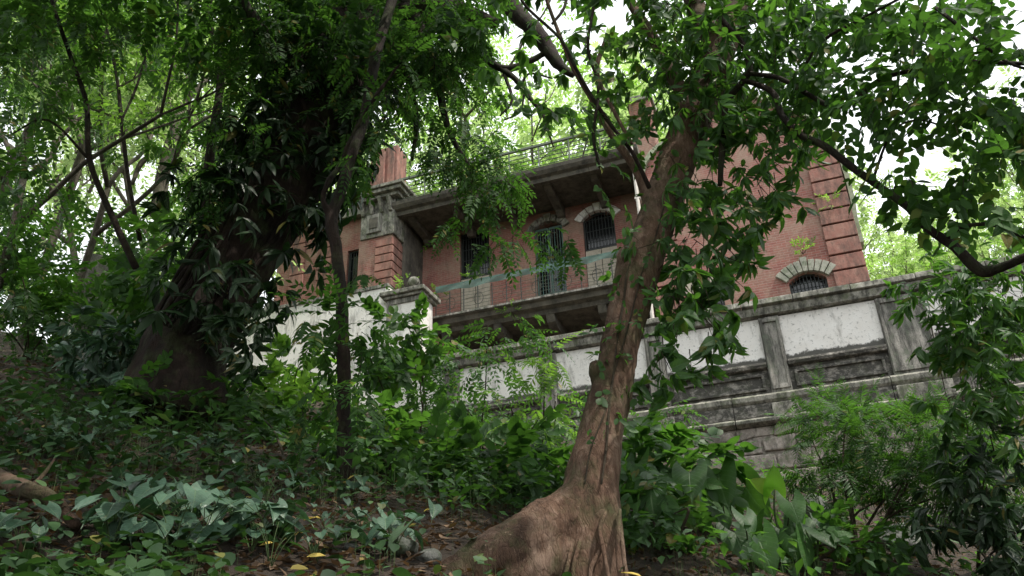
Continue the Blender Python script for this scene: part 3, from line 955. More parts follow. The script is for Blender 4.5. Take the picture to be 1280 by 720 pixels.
# wall under the balcony
MB().box(-10.9, -2.8, 21.9, 21.996, 7.6, 11.29).obj('lower_wall', M['brick'], house)
for x in (-9.9, -6.9, -3.9):
    z = 7.65
    while z < 10.9:
        MB().box(x - .3, x + .3, 21.82, 21.898, z + .02, z + .36).obj('quoin_block', M['quoin'], house, .012); z += .38

# corner pier with its capital
MB().box(-12.26, -11.03, 20.0, 20.62, 7.6, 15.0).obj('corner_pier', M['brick'], house)
z = 7.7
while z < 14.9:
    MB().box(-11.62, -10.985, 19.955, 20.66, z + .02, z + .275).obj('quoin_block', M['quoin'], house, .01)
    z += .30
MB().box(-12.2, -10.95, 19.93, 20.7, 15.0, 16.35).obj('pier_neck', M['stone'], house, .02)
cpn = MB().box(-11.95, -11.4, 19.86, 19.928, 15.15, 15.85).obj('capital_panel', M['plaster_old'], house, .015)
MB().box(-11.83, -11.52, 19.83, 19.858, 15.3, 15.7).obj('capital_boss', M['soffit'], cpn, .01)
for x in (-12.1, -11.75, -11.4, -11.08):
    MB().prism([(19.6, 16.34), (19.928, 16.34), (19.928, 15.86), (19.85, 15.88), (19.78, 16.05)], x - .06, x + .06).obj('modillion', M['stone'], house, .01)
for k, y in enumerate((20.1, 20.4)):
    MB().box(-10.948, -10.70, y - .06, y + .06, 15.95, 16.34).obj('modillion', M['stone'], house, .01)
MB().box(-12.4, -10.72, 19.72, 20.9, 16.352, 16.48).box(-12.52, -10.58, 19.58, 21.0, 16.484, 16.62).box(-12.6, -10.48, 19.5, 21.1, 16.624, 16.74).obj('pier_cornice', M['stone'], house, .015)
MB().box(-12.0, -10.95, 20.0, 20.7, 16.744, 18.6).obj('upper_pier', M['quoin'], house, .03)
MB().box(-11.82, -11.4, 19.9, 19.998, 16.744, 18.5).box(-11.3, -11.05, 19.94, 19.998, 16.744, 18.5).obj('upper_pier_fillet', M['quoin'], house, .02)
MB().box(-11.03, -10.9, 20.66, 22, 7.6, 15.8).obj('return_wall', M['soffit'], house)
# facade left of the pier
fl = wall_open(MB(), -16.2, -12.262, 7.6, 16.6, 21.0, 21.3, [(-13.3, -12.6, 13.3, 15.4)])
fl.obj('west_wall', M['brick'], house)
window(-13.3, -12.6, 13.3, 15.4, 21.1, 21.22, 6, 4)
for x in (-14.2, -15.3):
    z = 7.7
    while z < 16.2:
        MB().box(x - .28, x + .28, 20.9, 20.998, z + .02, z + .40).obj('quoin_block', M['quoin'], house, .012); z += .42
MB().box(-16.4, -12.4, 20.7, 21.5, 16.604, 16.95).obj('west_cornice', M['stone'], house, .02)
MB().box(-16.2, 2.1, 27.0, 27.3, 7.6, 16.0).obj('rear_wall', M['brick'], house)


# ------------------------------------------------------------------ trees near the camera
def path_px(lst):
    """list of (px, py, D, width px) -> points, radii"""
    P = [PD(x, y, D) for x, y, D, w in lst]
    return P, [pix_r(p, w) for p, (x, y, D, w) in zip(P, lst)]


def gnarly(tubes_list, name, mat, parent, voxel=.02, amp=.02, smooth=2, freq=3.0, lump=.03):
    """several overlapping tubes fused into one bark surface"""
    tb = Tubes()
    for pts, rad in tubes_list: tb.add(pts, rad, 16, 5)
    me = tb.mesh(name, mat)
    o = link(name, me, parent)
    r = o.modifiers.new('fuse', 'REMESH'); r.mode = 'VOXEL'; r.voxel_size = voxel; r.use_smooth_shade = True
    s_ = o.modifiers.new('soften', 'SMOOTH'); s_.iterations = smooth * 3; s_.factor = .5
    dg = bpy.context.evaluated_depsgraph_get(); dg.update()
    m2 = bpy.data.meshes.new_from_object(o.evaluated_get(dg))
    o.modifiers.clear(); o.data = m2
    n = len(m2.vertices); V = np.empty(n * 3, np.float32); m2.vertices.foreach_get('co', V); V = V.reshape(-1, 3)
    Nn = np.empty(n * 3, np.float32); m2.vertex_normals.foreach_get('vector', Nn); Nn = Nn.reshape(-1, 3)
    h = np.empty(n)
    for i, v in enumerate(V):
        a = noise.fractal((v[0] * freq, v[1] * freq, v[2] * freq * .55), .8, 2.2, 4)
        b = noise.noise((v[0] * freq * 5, v[1] * freq * 5, v[2] * freq * .9))
        h[i] = lump * a - amp * abs(b) * 2 - lump * .3
    m2.vertices.foreach_set('co', (V + Nn * h[:, None]).astype(np.float32).ravel()); m2.update()
    m2.polygons.foreach_set('use_smooth', np.ones(len(m2.polygons), dtype=bool))
    return o


def limb(parent, lst, name='branch', mat='bark_brown', n=10, rough=.06):
    P, Rr = path_px(lst)
    tb = Tubes(); tb.add(P, Rr, n, 5, rough)
    return tb.obj(name, M[mat], parent)


# --- central leaning tree
T1 = PD(740, 700, 4.55); T1[2] = float(ground_z(T1[0], T1[1])) - .05
ct = thing('leaning_tree', T1, 'brown leaning tree with a swollen buttress root in the middle foreground', 'tree')
trunk_px = [(742, 735, 4.5, 84), (740, 690, 4.5, 82), (740, 650, 4.52, 78), (739, 605, 4.55, 72), (747, 560, 4.6, 63), (760, 510, 4.65, 57), (769, 465, 4.7, 52), (778, 420, 4.75, 51), (789, 375, 4.8, 54), (798, 335, 4.85, 59),
            (814, 295, 4.9, 54), (829, 250, 4.95, 52), (845, 205, 5.0, 51), (862, 160, 5.05, 50), (880, 115, 5.1, 49), (900, 60, 5.2, 45), (920, 10, 5.3, 41), (945, -60, 5.5, 38), (960, -160, 5.8, 32), (950, -300, 6.3, 25)]
root1 = [(746, 590, 4.54, 56), (728, 626, 4.50, 66), (700, 652, 4.44, 74), (655, 680, 4.38, 80), (615, 702, 4.34, 76), (580, 718, 4.3, 60), (548, 728, 4.27, 46), (525, 745, 4.25, 30)]
root2 = [(762, 600, 4.55, 24), (768, 650, 4.50, 24), (772, 700, 4.46, 24), (782, 745, 4.44, 16)]
root3 = [(700, 680, 4.40, 54), (660, 725, 4.32, 60), (620, 765, 4.25, 60)]
root4 = [(742, 640, 4.44, 40), (728, 690, 4.38, 38), (716, 745, 4.34, 36)]
root5 = [(765, 630, 4.44, 24), (764, 680, 4.40, 26), (758, 745, 4.36, 26)]
knot = [(800, 330, 4.83, 40), (784, 322, 4.76, 34), (774, 318, 4.72, 20)]
knot2 = [(752, 470, 4.64, 34), (744, 458, 4.6, 24), (739, 452, 4.6, 10)]
gnarly([path_px(l) for l in (trunk_px, root1, root2, root3, root4, knot, knot2)], 'trunk', M['bark_brown'], ct, .014, .007, 1, 4.5, .016)
for k in range(6):                                      # aerial roots trailing round the trunk foot
    x0 = random.uniform(698, 775); y0 = random.uniform(635, 672)
    x1 = x0 + random.uniform(-14, 10)
    limb(ct, [(x0, y0, 4.40, 5), (x0 + random.uniform(-8, 8), y0 + 22, 4.31, 6), (x1, y0 + 52, 4.27, 6), (x1 + random.uniform(-12, 12), y0 + 100, 4.25, 5)], 'aerial_root', 'bark_brown', 6)
# limbs
LIMBS = [
    [(815, 255, 4.95, 22), (795, 212, 4.9, 12), (762, 165, 4.8, 8), (740, 125, 4.7, 6.5), (718, 88, 4.65, 5.5), (698, 40, 4.6, 5), (680, -10, 4.6, 4.5), (665, -60, 4.6, 4)],
    [(872, 135, 5.05, 26), (842, 98, 5.1, 16), (818, 50, 5.2, 14), (790, 5, 5.3, 12), (765, -60, 5.4, 10)],
    [(900, 60, 5.2, 30), (875, 20, 5.3, 24), (850, -40, 5.5, 20), (800, -140, 5.9, 16)],
    [(920, 10, 5.3, 26), (970, -40, 5.3, 20), (1040, -90, 5.2, 16), (1120, -150, 5.0, 12)],
]
for l in LIMBS: limb(ct, l)
limb(ct, [(758, 48, 5.0, 6), (746, 90, 4.95, 6), (768, 140, 4.9, 5), (790, 180, 4.9, 4)], 'branch')

cr_ = thing('trunk_creeper', PD(790, 600, 4.5), 'thin creeper stems with small leaves climbing the leaning trunk', 'vine')
for dx, w_ in ((10, 3.0), (-8, 2.2)):
    l = [(x + dx * math.cos(i * .55) + random.uniform(-3, 3), y, D - .5 * w / 1000 * 4.9 * math.sqrt(max(.05, 1 - (2 * dx / w) ** 2)) - .012, w_) for i, (x, y, D, w) in enumerate(trunk_px[3:17])]
    limb(cr_, l, 'stem', 'twig', 6)
l = [clump_px(10, x, y, w * .7, 30, D - .18, .1, .8) for (x, y, D, w) in trunk_px[5:16]]
b = np.vstack([q[0] for q in l]); d = np.vstack([q[1] for q in l])
fr, t0, t1 = sprays('alt', b, d, (.06, .14), (.035, .07))
prop(link('foliage', leaf_mesh(sub_fr(fr, rng.permutation(len(fr['p']))[:420]), 'ovate', 'foliage', M['leaf_mid']), cr_), kind='stuff')
# foliage of the leaning tree: drooping lance leaves
B = []; Dd = []
def C(lst):
    bs = []; ds = []
    for a in lst:
        b, d = clump_px(*a); bs.append(b); ds.append(d)
    return np.vstack(bs), np.vstack(ds)


cl_lance = [(26, 905, 60, 50, 60, 4.75, .25, .5), (10, 880, 130, 35, 45, 4.6, .2, .6), (5, 855, 215, 25, 30, 4.55, .15, .8), (20, 960, 30, 60, 40, 4.8, .3, .4), (14, 830, 30, 40, 40, 4.9, .3, .4), (30, 930, 150, 80, 50, 5.2, .6, .5), (26, 985, 90, 60, 60, 5.3, .5, .5), (26, 860, 130, 45, 45, 5.2, .4, .6), (12, 810, 100, 40, 50, 5.2, .5, .5), (26, 1010, 20, 60, 40, 5.3, .5, .4), (12, 925, 250, 35, 35, 5.0, .4, .9), (20, 875, 300, 30, 50, 4.85, .3, .9), (20, 880, 20, 60, 50, 5.3, .5, .4), (30, 905, 215, 55, 60, 5.0, .5, .8), (26, 960, 190, 50, 45, 5.1, .5, .7), (18, 900, 285, 35, 40, 4.9, .4, .9), (26, 880, 90, 60, 60, 4.8, .5, .5), (16, 880, 340, 35, 45, 4.8, .3, 1.0),
            (12, 872, 395, 34, 30, 4.6, .25, 1.1), (7, 845, 440, 26, 22, 4.55, .2, 1.2), (16, 955, 120, 60, 40, 5.0, .5, .6), (20, 850, 40, 50, 50, 5.3, .6, .5), (26, 940, 40, 80, 50, 5.3, .6, .4),
            (10, 830, 330, 25, 60, 4.75, .2, .9), (10, 840, 370, 20, 50, 4.65, .2, .9)]
b, d = C(cl_lance)
fr, t0, t1 = sprays('whorl', b, d, (.14, .28), (.095, .15))
rest = leaf_objects('leaf', fr, ['lance', 'oval3'], M['leaf_mid'], ct, 300)
prop(link('crown', leaf_mesh(rest, 'lance', 'crown', M['leaf_mid']), ct), kind='stuff')
tb = Tubes(); tb.twigs(t0, t1, .004); tb.obj('twig', M['twig'], ct, 'stuff')
# crown above, added out over the camera to darken the slope
b1 = []; 
for c, r, n in (((-.5, 5.6, 7.4), (1.8, 1.7, .8), 260), ((1.4, 4.6, 6.6), (2.0, 1.8, .7), 260), ((-1.5, 2.2, 7.2), (2.0, 1.4, .8), 240), ((1.2, 6.8, 8.2), (1.5, 1.5, .9), 110)):
    b1.append(clump_w(n, c, r))
b = np.vstack([x_[0] for x_ in b1]); d = np.vstack([x_[1] for x_ in b1])
fr, t0, t1 = sprays('whorl', b, d, (.2, .4), (.12, .18))
prop(link('shading_crown', leaf_mesh(fr, 'simple', 'shading_crown', M['leaf_mid']), ct), kind='stuff')

# --- twisting woody vine with round leaves, upper right
v1 = PD(905, 225, 4.75)
vn = thing('woody_vine', v1, 'twisting woody vine with broad oval leaves arching across the upper right', 'vine')
VL = [
    [(900, 232, 4.75, 5.7), (903, 180, 4.72, 8.9), (908, 130, 4.7, 7.6), (930, 100, 4.68, 8.3), (937, 85, 4.66, 8.3), (928, 55, 4.66, 7.6), (905, 28, 4.66, 7.0), (888, 0, 4.66, 6.3), (880, -50, 4.7, 5.7)],
    [(930, 100, 4.68, 6.3), (965, 115, 4.6, 7.6), (978, 145, 4.55, 8.3), (1000, 168, 4.5, 8.3), (1030, 182, 4.45, 8.9), (1060, 205, 4.4, 9.5), (1095, 230, 4.35, 9.5), (1130, 255, 4.3, 9.5), (1160, 285, 4.25, 10.7), (1195, 310, 4.2, 12.7), (1225, 338, 4.15, 15.2), (1250, 335, 4.1, 11.4), (1290, 318, 4.05, 11.4), (1340, 300, 4.0, 11.4)],
    [(938, 92, 4.66, 5.7), (975, 98, 4.6, 6.3), (1010, 118, 4.55, 6.3), (1040, 132, 4.5, 7.0), (1070, 126, 4.45, 6.3), (1095, 102, 4.4, 5.7), (1140, 88, 4.35, 5.7), (1200, 78, 4.3, 5.7), (1290, 80, 4.2, 5.1)],
    [(1180, 302, 4.22, 6.3), (1200, 285, 4.15, 5.1), (1235, 280, 4.1, 5.1), (1262, 290, 4.05, 4.4), (1290, 300, 4.0, 3.8)],
    [(1092, 222, 4.36, 3.8), (1108, 178, 4.3, 3.2), (1122, 158, 4.25, 2.6), (1150, 150, 4.2, 2.6), (1185, 160, 4.2, 2.6)],
    [(1000, 90, 4.6, 4.4), (1030, 50, 4.5, 4.4), (1080, 22, 4.4, 3.8), (1140, -10, 4.3, 3.8)],
    [(1170, 10, 4.3, 5.1), (1215, 45, 4.2, 4.4), (1260, 78, 4.15, 3.8), (1300, 90, 4.1, 3.2)],
]
for l in VL: limb(vn, l, 'stem', 'bark_dark', 9, .08)
cl_ov = [(16, 1040, 90, 60, 40, 4.5, .35, .5), (16, 1150, 20, 70, 30, 4.4, .35, .4), (14, 1220, 110, 60, 30, 4.2, .3, .6), (14, 1080, 20, 60, 30, 4.4, .3, .4), (12, 1260, 170, 30, 30, 4.1, .25, .6), (11, 1160, 110, 40, 30, 4.3, .25, .6), (18, 1180, 60, 70, 45, 4.3, .35, .5), (15, 1090, 60, 70, 45, 4.4, .35, .5), (19, 1190, 150, 80, 45, 4.2, .3, .6), (14, 1240, 215, 45, 45, 4.1, .25, .6), (15, 1060, 140, 60, 30, 4.45, .3, .6),
         (12, 1130, 210, 40, 35, 4.25, .2, .8), (11, 1250, 30, 45, 40, 4.2, .3, .4), (14, 1010, 60, 60, 40, 4.6, .35, .5), (9, 1230, 260, 50, 22, 4.1, .2, .6), (9, 990, 130, 30, 30, 4.6, .2, .7), (12, 1120, 120, 60, 25, 4.35, .25, .6), (11, 1250, 120, 30, 40, 4.15, .25, .6)]
b, d = C(cl_ov)
fr, t0, t1 = sprays('alt', b, d, (.18, .32), (.062, .10))
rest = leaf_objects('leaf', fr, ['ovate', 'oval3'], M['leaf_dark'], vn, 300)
prop(link('foliage', leaf_mesh(rest, 'ovate', 'foliage', M['leaf_dark']), vn), kind='stuff')
tb = Tubes(); tb.twigs(t0, t1, .0025); tb.obj('twig', M['twig'], vn, 'stuff')

# --- climber with round leaves left of the trunk top
v2 = thing('round_leaved_climber', PD(800, 215, 4.7), 'climber with round leaves on a thin diagonal stem left of the leaning trunk', 'vine')
limb(v2, [(812, 235, 4.82, 6), (790, 190, 4.7, 5), (765, 158, 4.62, 5), (738, 118, 4.56, 5), (716, 78, 4.5, 4.5), (700, 48, 4.45, 4), (655, 5, 4.4, 3.5), (640, -30, 4.4, 3)], 'stem', 'bark_dark', 7)
limb(v2, [(750, 210, 4.66, 4), (742, 170, 4.6, 4), (748, 110, 4.55, 4), (735, 60, 4.5, 4), (742, 10, 4.5, 4)], 'stem', 'bark_dark', 7)
cl_c = [(9, 745, 40, 35, 35, 4.5, .2, .5), (10, 735, 75, 35, 30, 4.5, .2, .5), (8, 775, 120, 30, 35, 4.55, .2, .6), (6, 725, 130, 20, 22, 4.5, .15, .7), (7, 745, 205, 20, 35, 4.6, .15, .8), (5, 770, 270, 15, 30, 4.6, .1, .8), (8, 790, 60, 40, 40, 4.6, .25, .5), (4, 815, 180, 25, 40, 4.6, .15, .7)]
b, d = C(cl_c)
fr, t0, t1 = sprays('alt', b, d, (.12, .24), (.06, .09))
leaf_objects('leaf', sub_fr(fr, np.arange(min(300, len(fr['p'])))), ['ovate', 'ovate', 'oval3'], M['leaf_mid'], v2, 300)
tb = Tubes(); tb.twigs(t0, t1, .0022); tb.obj('twig', M['twig'], v2, 'stuff')

# --- big dark tree on the left
T2 = PD(235, 480, 8.0); T2[2] = float(ground_z(T2[0], T2[1])) - .1
bt = thing('massive_tree', T2, 'massive dark slanting tree trunk wrapped in climbers on the left', 'tree')
big = [(200, 530, 7.9, 128), (214, 480, 7.95, 116), (230, 435, 8.0, 108), (269, 368, 8.0, 104), (309, 296, 8.05, 106), (342, 245, 8.1, 106), (372, 190, 8.2, 106), (400, 130, 8.3, 106), (428, 70, 8.5, 104), (455, 10, 8.7, 100), (490, -70, 9.0, 100), (520, -200, 9.5, 84)]
r1 = [(262, 410, 7.9, 44), (268, 455, 7.8, 36), (268, 520, 7.7, 36)]
r2 = [(214, 430, 7.95, 40), (190, 465, 7.9, 34), (168, 500, 7.8, 20)]
gnarly([path_px(l) for l in (big, r1, r2)], 'trunk', M['bark_dark'], bt, .035, .02, 1, 2.2, .035)
for l in ([(430, 60, 8.5, 60), (500, 20, 8.2, 40), (560, 10, 8.0, 26), (620, 30, 7.8, 14)], [(395, 120, 8.3, 40), (340, 60, 8.0, 26), (300, 0, 7.8, 18), (270, -60, 7.6, 12)],
          [(455, 10, 8.7, 60), (540, -60, 8.2, 40), (640, -120, 7.6, 26)], [(520, 20, 8.1, 18), (545, 90, 7.8, 12), (560, 160, 7.7, 8), (590, 215, 7.6, 5)],
          [(470, 20, 8.2, 16), (505, 80, 7.9, 10), (520, 150, 7.8, 7), (515, 200, 7.7, 4)]):
    limb(bt, l, 'branch', 'bark_dark', 9)
cl_s = [(90, 330, 10, 60, 50, 7.8, .6, .5), (60, 420, 130, 50, 70, 7.7, .5, .7), (50, 550, 100, 45, 50, 7.6, .5, .8), (46, 475, 120, 40, 50, 7.6, .4, .8), (50, 590, 30, 25, 35, 7.6, .4, .8), (24, 610, 225, 45, 20, 7.5, .35, 1.0), (26, 545, 190, 40, 30, 7.6, .35, 1.0), (60, 300, 130, 40, 60, 7.7, .5, .6), (40, 270, 230, 35, 30, 7.8, .4, .7),
        (200, 470, 45, 120, 70, 7.9, .9, .6), (130, 360, 50, 90, 60, 7.8, .7, .5), (110, 545, 50, 55, 50, 7.7, .6, .8), (50, 590, 170, 45, 45, 7.6, .5, .9), (20, 600, 230, 45, 30, 7.5, .4, 1.0),
        (12, 585, 285, 35, 20, 7.5, .4, 1.0), (16, 640, 300, 40, 18, 7.4, .35, 1.0), (60, 560, 60, 45, 45, 7.7, .5, .7), (14, 620, 205, 35, 20, 7.5, .35, 1.0), (10, 700, 300, 35, 16, 7.3, .3, 1.0)]
b, d = C(cl_s)
fr, t0, t1 = sprays('pinn', b, d, (.28, .45), (.075, .125))
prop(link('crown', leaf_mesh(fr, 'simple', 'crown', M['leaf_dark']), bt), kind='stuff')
tb = Tubes(); tb.twigs(t0, t1, .004); tb.obj('twig', M['twig'], bt, 'stuff')
b1 = [clump_w(430, (-4.2, 5.2, 9.6), (2.6, 2.4, 1.0)), clump_w(460, (-2.2, 2.8, 9.0), (2.6, 2.2, .9)), clump_w(340, (-6.5, 2.8, 9.2), (2.4, 2.4, 1.0)), clump_w(150, (-5.4, 8.6, 11.0), (2.4, 2.2, 1.2)), clump_w(320, (-4.0, 0.5, 8.6), (2.4, 2.2, .9))]  # overhead canopy of this tree, added to keep sky light off the ground
b = np.vstack([x_[0] for x_ in b1]); d = np.vstack([x_[1] for x_ in b1])
fr, t0, t1 = sprays('pinn', b, d, (.4, .7), (.16, .26))
prop(link('shading_crown', leaf_mesh(fr, 'simple', 'shading_crown', M['leaf_dark']), bt), kind='stuff')
# climbers wrapped round it
cv_ = thing('trunk_climber', T2 + [.2, -.6, .6], 'dark strap leaved climber hanging over the massive left trunk', 'vine')
Pb, Rb = path_px(big); Pc = catmull(np.hstack([Pb, np.array(Rb)[:, None]]), 8)
sel = Pc[(Pc[:, 2] > T2[2] + 1.0)]
pk = sel[rng.integers(0, len(sel), 620)]
ax = unit(np.gradient(Pc[:, :3], axis=0)).mean(0); ax = ax / np.linalg.norm(ax)
tocam = unit(EYE - pk[:, :3]); side = unit(np.cross(ax, tocam))
th = rng.uniform(-1.9, 1.9, 620)
nrm = unit(np.cos(th)[:, None] * np.cross(side, ax) * 1.0 + np.sin(th)[:, None] * side)
nrm = np.where(((nrm * tocam).sum(1) * np.cos(th) < 0)[:, None], unit(np.sin(th)[:, None] * side - np.cos(th)[:, None] * np.cross(side, ax)), nrm)
bb = pk[:, :3] + nrm * (pk[:, 3:] * rng.uniform(.85, 1.12, (620, 1)))
dd = nrm * .8 + np.array([0, 0, -.5]) + rng.normal(0, .35, (620, 3))
keep = rng.uniform(0, 1, 620) < np.where(pk[:, 2] < T2[2] + 2.6, .35, 1)
fr, t0, t1 = sprays('whorl', bb[keep], dd[keep], (.15, .45), (.16, .30))
fr['s'] = fr['s'] * rng.uniform(.6, 1.1, len(fr['s']))
prop(link('foliage', leaf_mesh(fr, 'lance', 'foliage', M['leaf_vine']), cv_), kind='stuff')
cl_v = [(26, 285, 420, 26, 45, 7.2, .2, 1.2), (22, 320, 400, 30, 30, 7.3, .2, 1.2), (24, 280, 350, 28, 34, 7.2, .25, 1.2), (14, 205, 300, 50, 25, 7.9, .3, .8), (16, 245, 230, 45, 35, 8.0, .3, .7)]
b, d = C(cl_v)
fr, t0, t1 = sprays('whorl', b, d, (.15, .35), (.14, .24))
leaf_objects('leaf', sub_fr(fr, np.arange(min(300, len(fr['p'])))), ['lance'], M['leaf_vine'], cv_, 300)
tbv = Tubes()
for k in range(12):
    o_ = rng.normal(0, .25); pts = []
    t_ = rng.uniform(-1.1, 1.1)
    for q in sel[::9]:
        t_ += rng.normal(0, .25); tc_ = unit(EYE - q[:3]); sd_ = unit(np.cross(ax, tc_))
        pts.append(q[:3] + (sd_ * math.sin(t_) + tc_ * math.cos(t_)) * q[3] * 1.04)
    tbv = Tubes(); tbv.add(pts, [random.uniform(.012, .03)] * len(pts), 6, 3)
    tbv.obj('stem', M['bark_dark'], cv_)

# --- slim tree in front of the house
T3 = PD(432, 600, 6.2); T3[2] = float(ground_z(T3[0], T3[1])) - .05
st_ = thing('slim_tree', T3, 'slim brown tree with a forked stem rising in front of the whitewashed wall', 'tree')
gnarly([path_px([(436, 640, 6.15, 26), (433, 590, 6.2, 23), (430, 530, 6.2, 20), (430, 470, 6.2, 18), (428, 420, 6.2, 18), (426, 360, 6.2, 17), (420, 310, 6.2, 17), (414, 275, 6.2, 18), (424, 245, 6.25, 15), (438, 200, 6.3, 14), (452, 160, 6.35, 14), (462, 110, 6.4, 14), (472, 60, 6.5, 14), (490, 0, 6.6, 14), (505, -70, 6.8, 13), (515, -200, 7.2, 10)]),
        path_px([(414, 275, 6.2, 12), (404, 250, 6.15, 9), (410, 228, 6.1, 9), (426, 205, 6.1, 8), (440, 170, 6.0, 7), (470, 120, 5.9, 6), (500, 80, 5.8, 4)])], 'trunk', M['bark_dark'], st_, .014, .004, 1, 5, .008)
cl_t = [(14, 470, 120, 30, 50, 6.2, .3, .7), (14, 450, 40, 50, 50, 6.4, .4, .6), (10, 500, 90, 40, 40, 6.0, .3, .8), (8, 440, 200, 20, 20, 6.2, .25, .8), (12, 440, 410, 30, 35, 6.1, .2, .8), (12, 400, 420, 30, 40, 6.1, .25, .8), (16, 450, 470, 40, 45, 6.1, .3, .8), (10, 400, 510, 25, 50, 6.1, .2, .8), (4, 450, 350, 15, 15, 6.1, .2, .8)]
b, d = C(cl_t)
fr, t0, t1 = sprays('pinn', b, d, (.28, .42), (.09, .13))
rest = leaf_objects('leaf', fr, ['lance', 'oval3'], M['leaf_dark'], st_, 300)
prop(link('crown', leaf_mesh(rest, 'simple', 'crown', M['leaf_dark']), st_), kind='stuff')
tb = Tubes(); tb.twigs(t0, t1, .003); tb.obj('twig', M['twig'], st_, 'stuff')

# --- thin bare stems on the left and the dead limb at the top
def thin_tree(name, label, D, paths, mat='bark_dark', cat='tree', clumps=None, style='pinn', leafm='leaf_mid', ln=(.3, .5), lf=(.1, .15), shape='simple', twr=.003):
    x, y = paths[0][0][:2]
    b0 = PD(x, y, paths[0][0][2]); b0[2] = max(b0[2] - .1, float(ground_z(b0[0], b0[1])) - .1)
    t = thing(name, b0, label, cat)
    for i, l in enumerate(paths): limb(t, l, 'trunk' if i == 0 else 'branch', mat, 8)
    if clumps:
        b, d = C(clumps); fr, t0, t1 = sprays(style, b, d, ln, lf)
        rest = fr
        prop(link('crown', leaf_mesh(rest, shape, 'crown', M[leafm]), t), kind='stuff')
        tb = Tubes(); tb.twigs(t0, t1, twr); tb.obj('twig', M['twig'], t, 'stuff')
    return t


thin_tree('thin_tree', 'thin dark stem standing against the bright gap left of the massive trunk', 9.5,
          [[(250, 330, 9.5, 12), (262, 200, 9.5, 12), (268, 160, 9.5, 11), (276, 95, 9.6, 10), (270, 50, 9.7, 9), (262, 30, 9.7, 8), (262, -20, 9.8, 7), (265, -100, 10, 6)], [(272, 60, 9.7, 6), (277, 20, 9.7, 5), (274, -30, 9.8, 5)]],
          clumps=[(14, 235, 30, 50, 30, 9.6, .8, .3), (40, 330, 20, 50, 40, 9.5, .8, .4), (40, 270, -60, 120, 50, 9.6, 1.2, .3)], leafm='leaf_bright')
thin_tree('thin_tree', 'curved dark stem rising from the grey slab into the leaves on the far left', 8.0,
          [[(170, 335, 8.0, 9), (140, 270, 8.0, 8), (112, 200, 8.0, 7), (108, 130, 8.1, 6), (88, 70, 8.2, 5), (65, 0, 8.3, 5), (50, -80, 8.5, 4)], [(112, 200, 8.0, 4), (60, 150, 8.0, 3), (10, 170, 8.0, 2)]],
          clumps=[(50, 60, 40, 70, 50, 8.3, .7, .4), (50, 20, 120, 60, 60, 8.2, .7, .4), (30, 120, 20, 60, 40, 8.4, .7, .4), (30, 40, 230, 60, 40, 8.2, .6, .4)], leafm='leaf_mid')
thin_tree('forked_tree', 'pale grey forked tree in the sunlit gap between the left trunks', 14,
          [[(195, 270, 14, 17), (205, 215, 14, 16), (218, 165, 14, 14), (230, 130, 14.1, 9), (262, 95, 14.2, 7), (290, 60, 14.3, 5)], [(212, 190, 14, 9), (180, 200, 14, 7), (165, 230, 14, 5)], [(218, 165, 14, 9), (212, 110, 14.1, 7), (222, 70, 14.2, 5), (235, 30, 14.3, 3)], [(214, 140, 14, 6), (190, 100, 14.1, 4), (170, 50, 14.2, 3)], [(222, 160, 14, 5), (200, 70, 14.1, 4), (205, 20, 14.2, 3)]],
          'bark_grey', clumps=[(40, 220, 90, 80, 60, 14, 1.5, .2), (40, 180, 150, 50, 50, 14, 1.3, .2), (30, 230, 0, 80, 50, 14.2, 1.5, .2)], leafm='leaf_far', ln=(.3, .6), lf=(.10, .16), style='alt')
thin_tree('thin_tree', 'slender stem with a crook just right of the curved dark stem', 11,
          [[(175, 300, 11, 6), (160, 220, 11, 5), (152, 150, 11, 5), (145, 90, 11, 4), (130, 20, 11, 3)], [(152, 150, 11, 3), (170, 110, 11, 3), (185, 60, 11, 2)]],
          clumps=[(40, 120, 60, 50, 50, 11, .9, .3), (30, 150, 150, 40, 40, 11, .8, .3)], leafm='leaf_bright', style='alt')

dl = thing('overhanging_bough', PD(660, 60, 8.0), 'thick crooked bough with bare twisted twigs against the white sky, top centre', 'branch')
limb(dl, [(590, -60, 8.4, 26), (625, -10, 8.2, 24), (650, 20, 8.1, 22), (672, 42, 8.0, 20), (685, 62, 8.0, 19), (700, 82, 7.95, 14), (716, 94, 7.9, 8)], 'bough', 'bark_dark', 12, .1)
for l in ([(682, 66, 8.0, 7), (655, 80, 8.0, 8), (630, 86, 8.0, 10), (612, 76, 8.0, 11), (600, 60, 8.0, 12), (580, 20, 8.1, 13), (560, -40, 8.2, 14)],
          [(625, 85, 8.0, 8), (645, 100, 7.95, 7), (662, 122, 7.9, 6), (678, 142, 7.85, 5), (684, 160, 7.8, 4), (692, 184, 7.8, 2)],
          [(668, 128, 7.9, 4), (690, 140, 7.85, 3.5), (700, 155, 7.8, 2)], [(630, 92, 8, 5), (640, 125, 7.9, 4), (625, 145, 7.9, 2)], [(650, 108, 7.95, 4), (662, 92, 7.9, 3), (690, 98, 7.9, 2)],
          [(690, 30, 7.6, 3.5), (705, 10, 7.6, 4), (712, -20, 7.6, 4)], [(655, 118, 7.9, 3), (650, 140, 7.9, 2.5), (630, 150, 7.9, 2)], [(684, 160, 7.8, 3), (676, 172, 7.8, 2)]):
    limb(dl, l, 'twig', 'bark_dark', 7, .1)


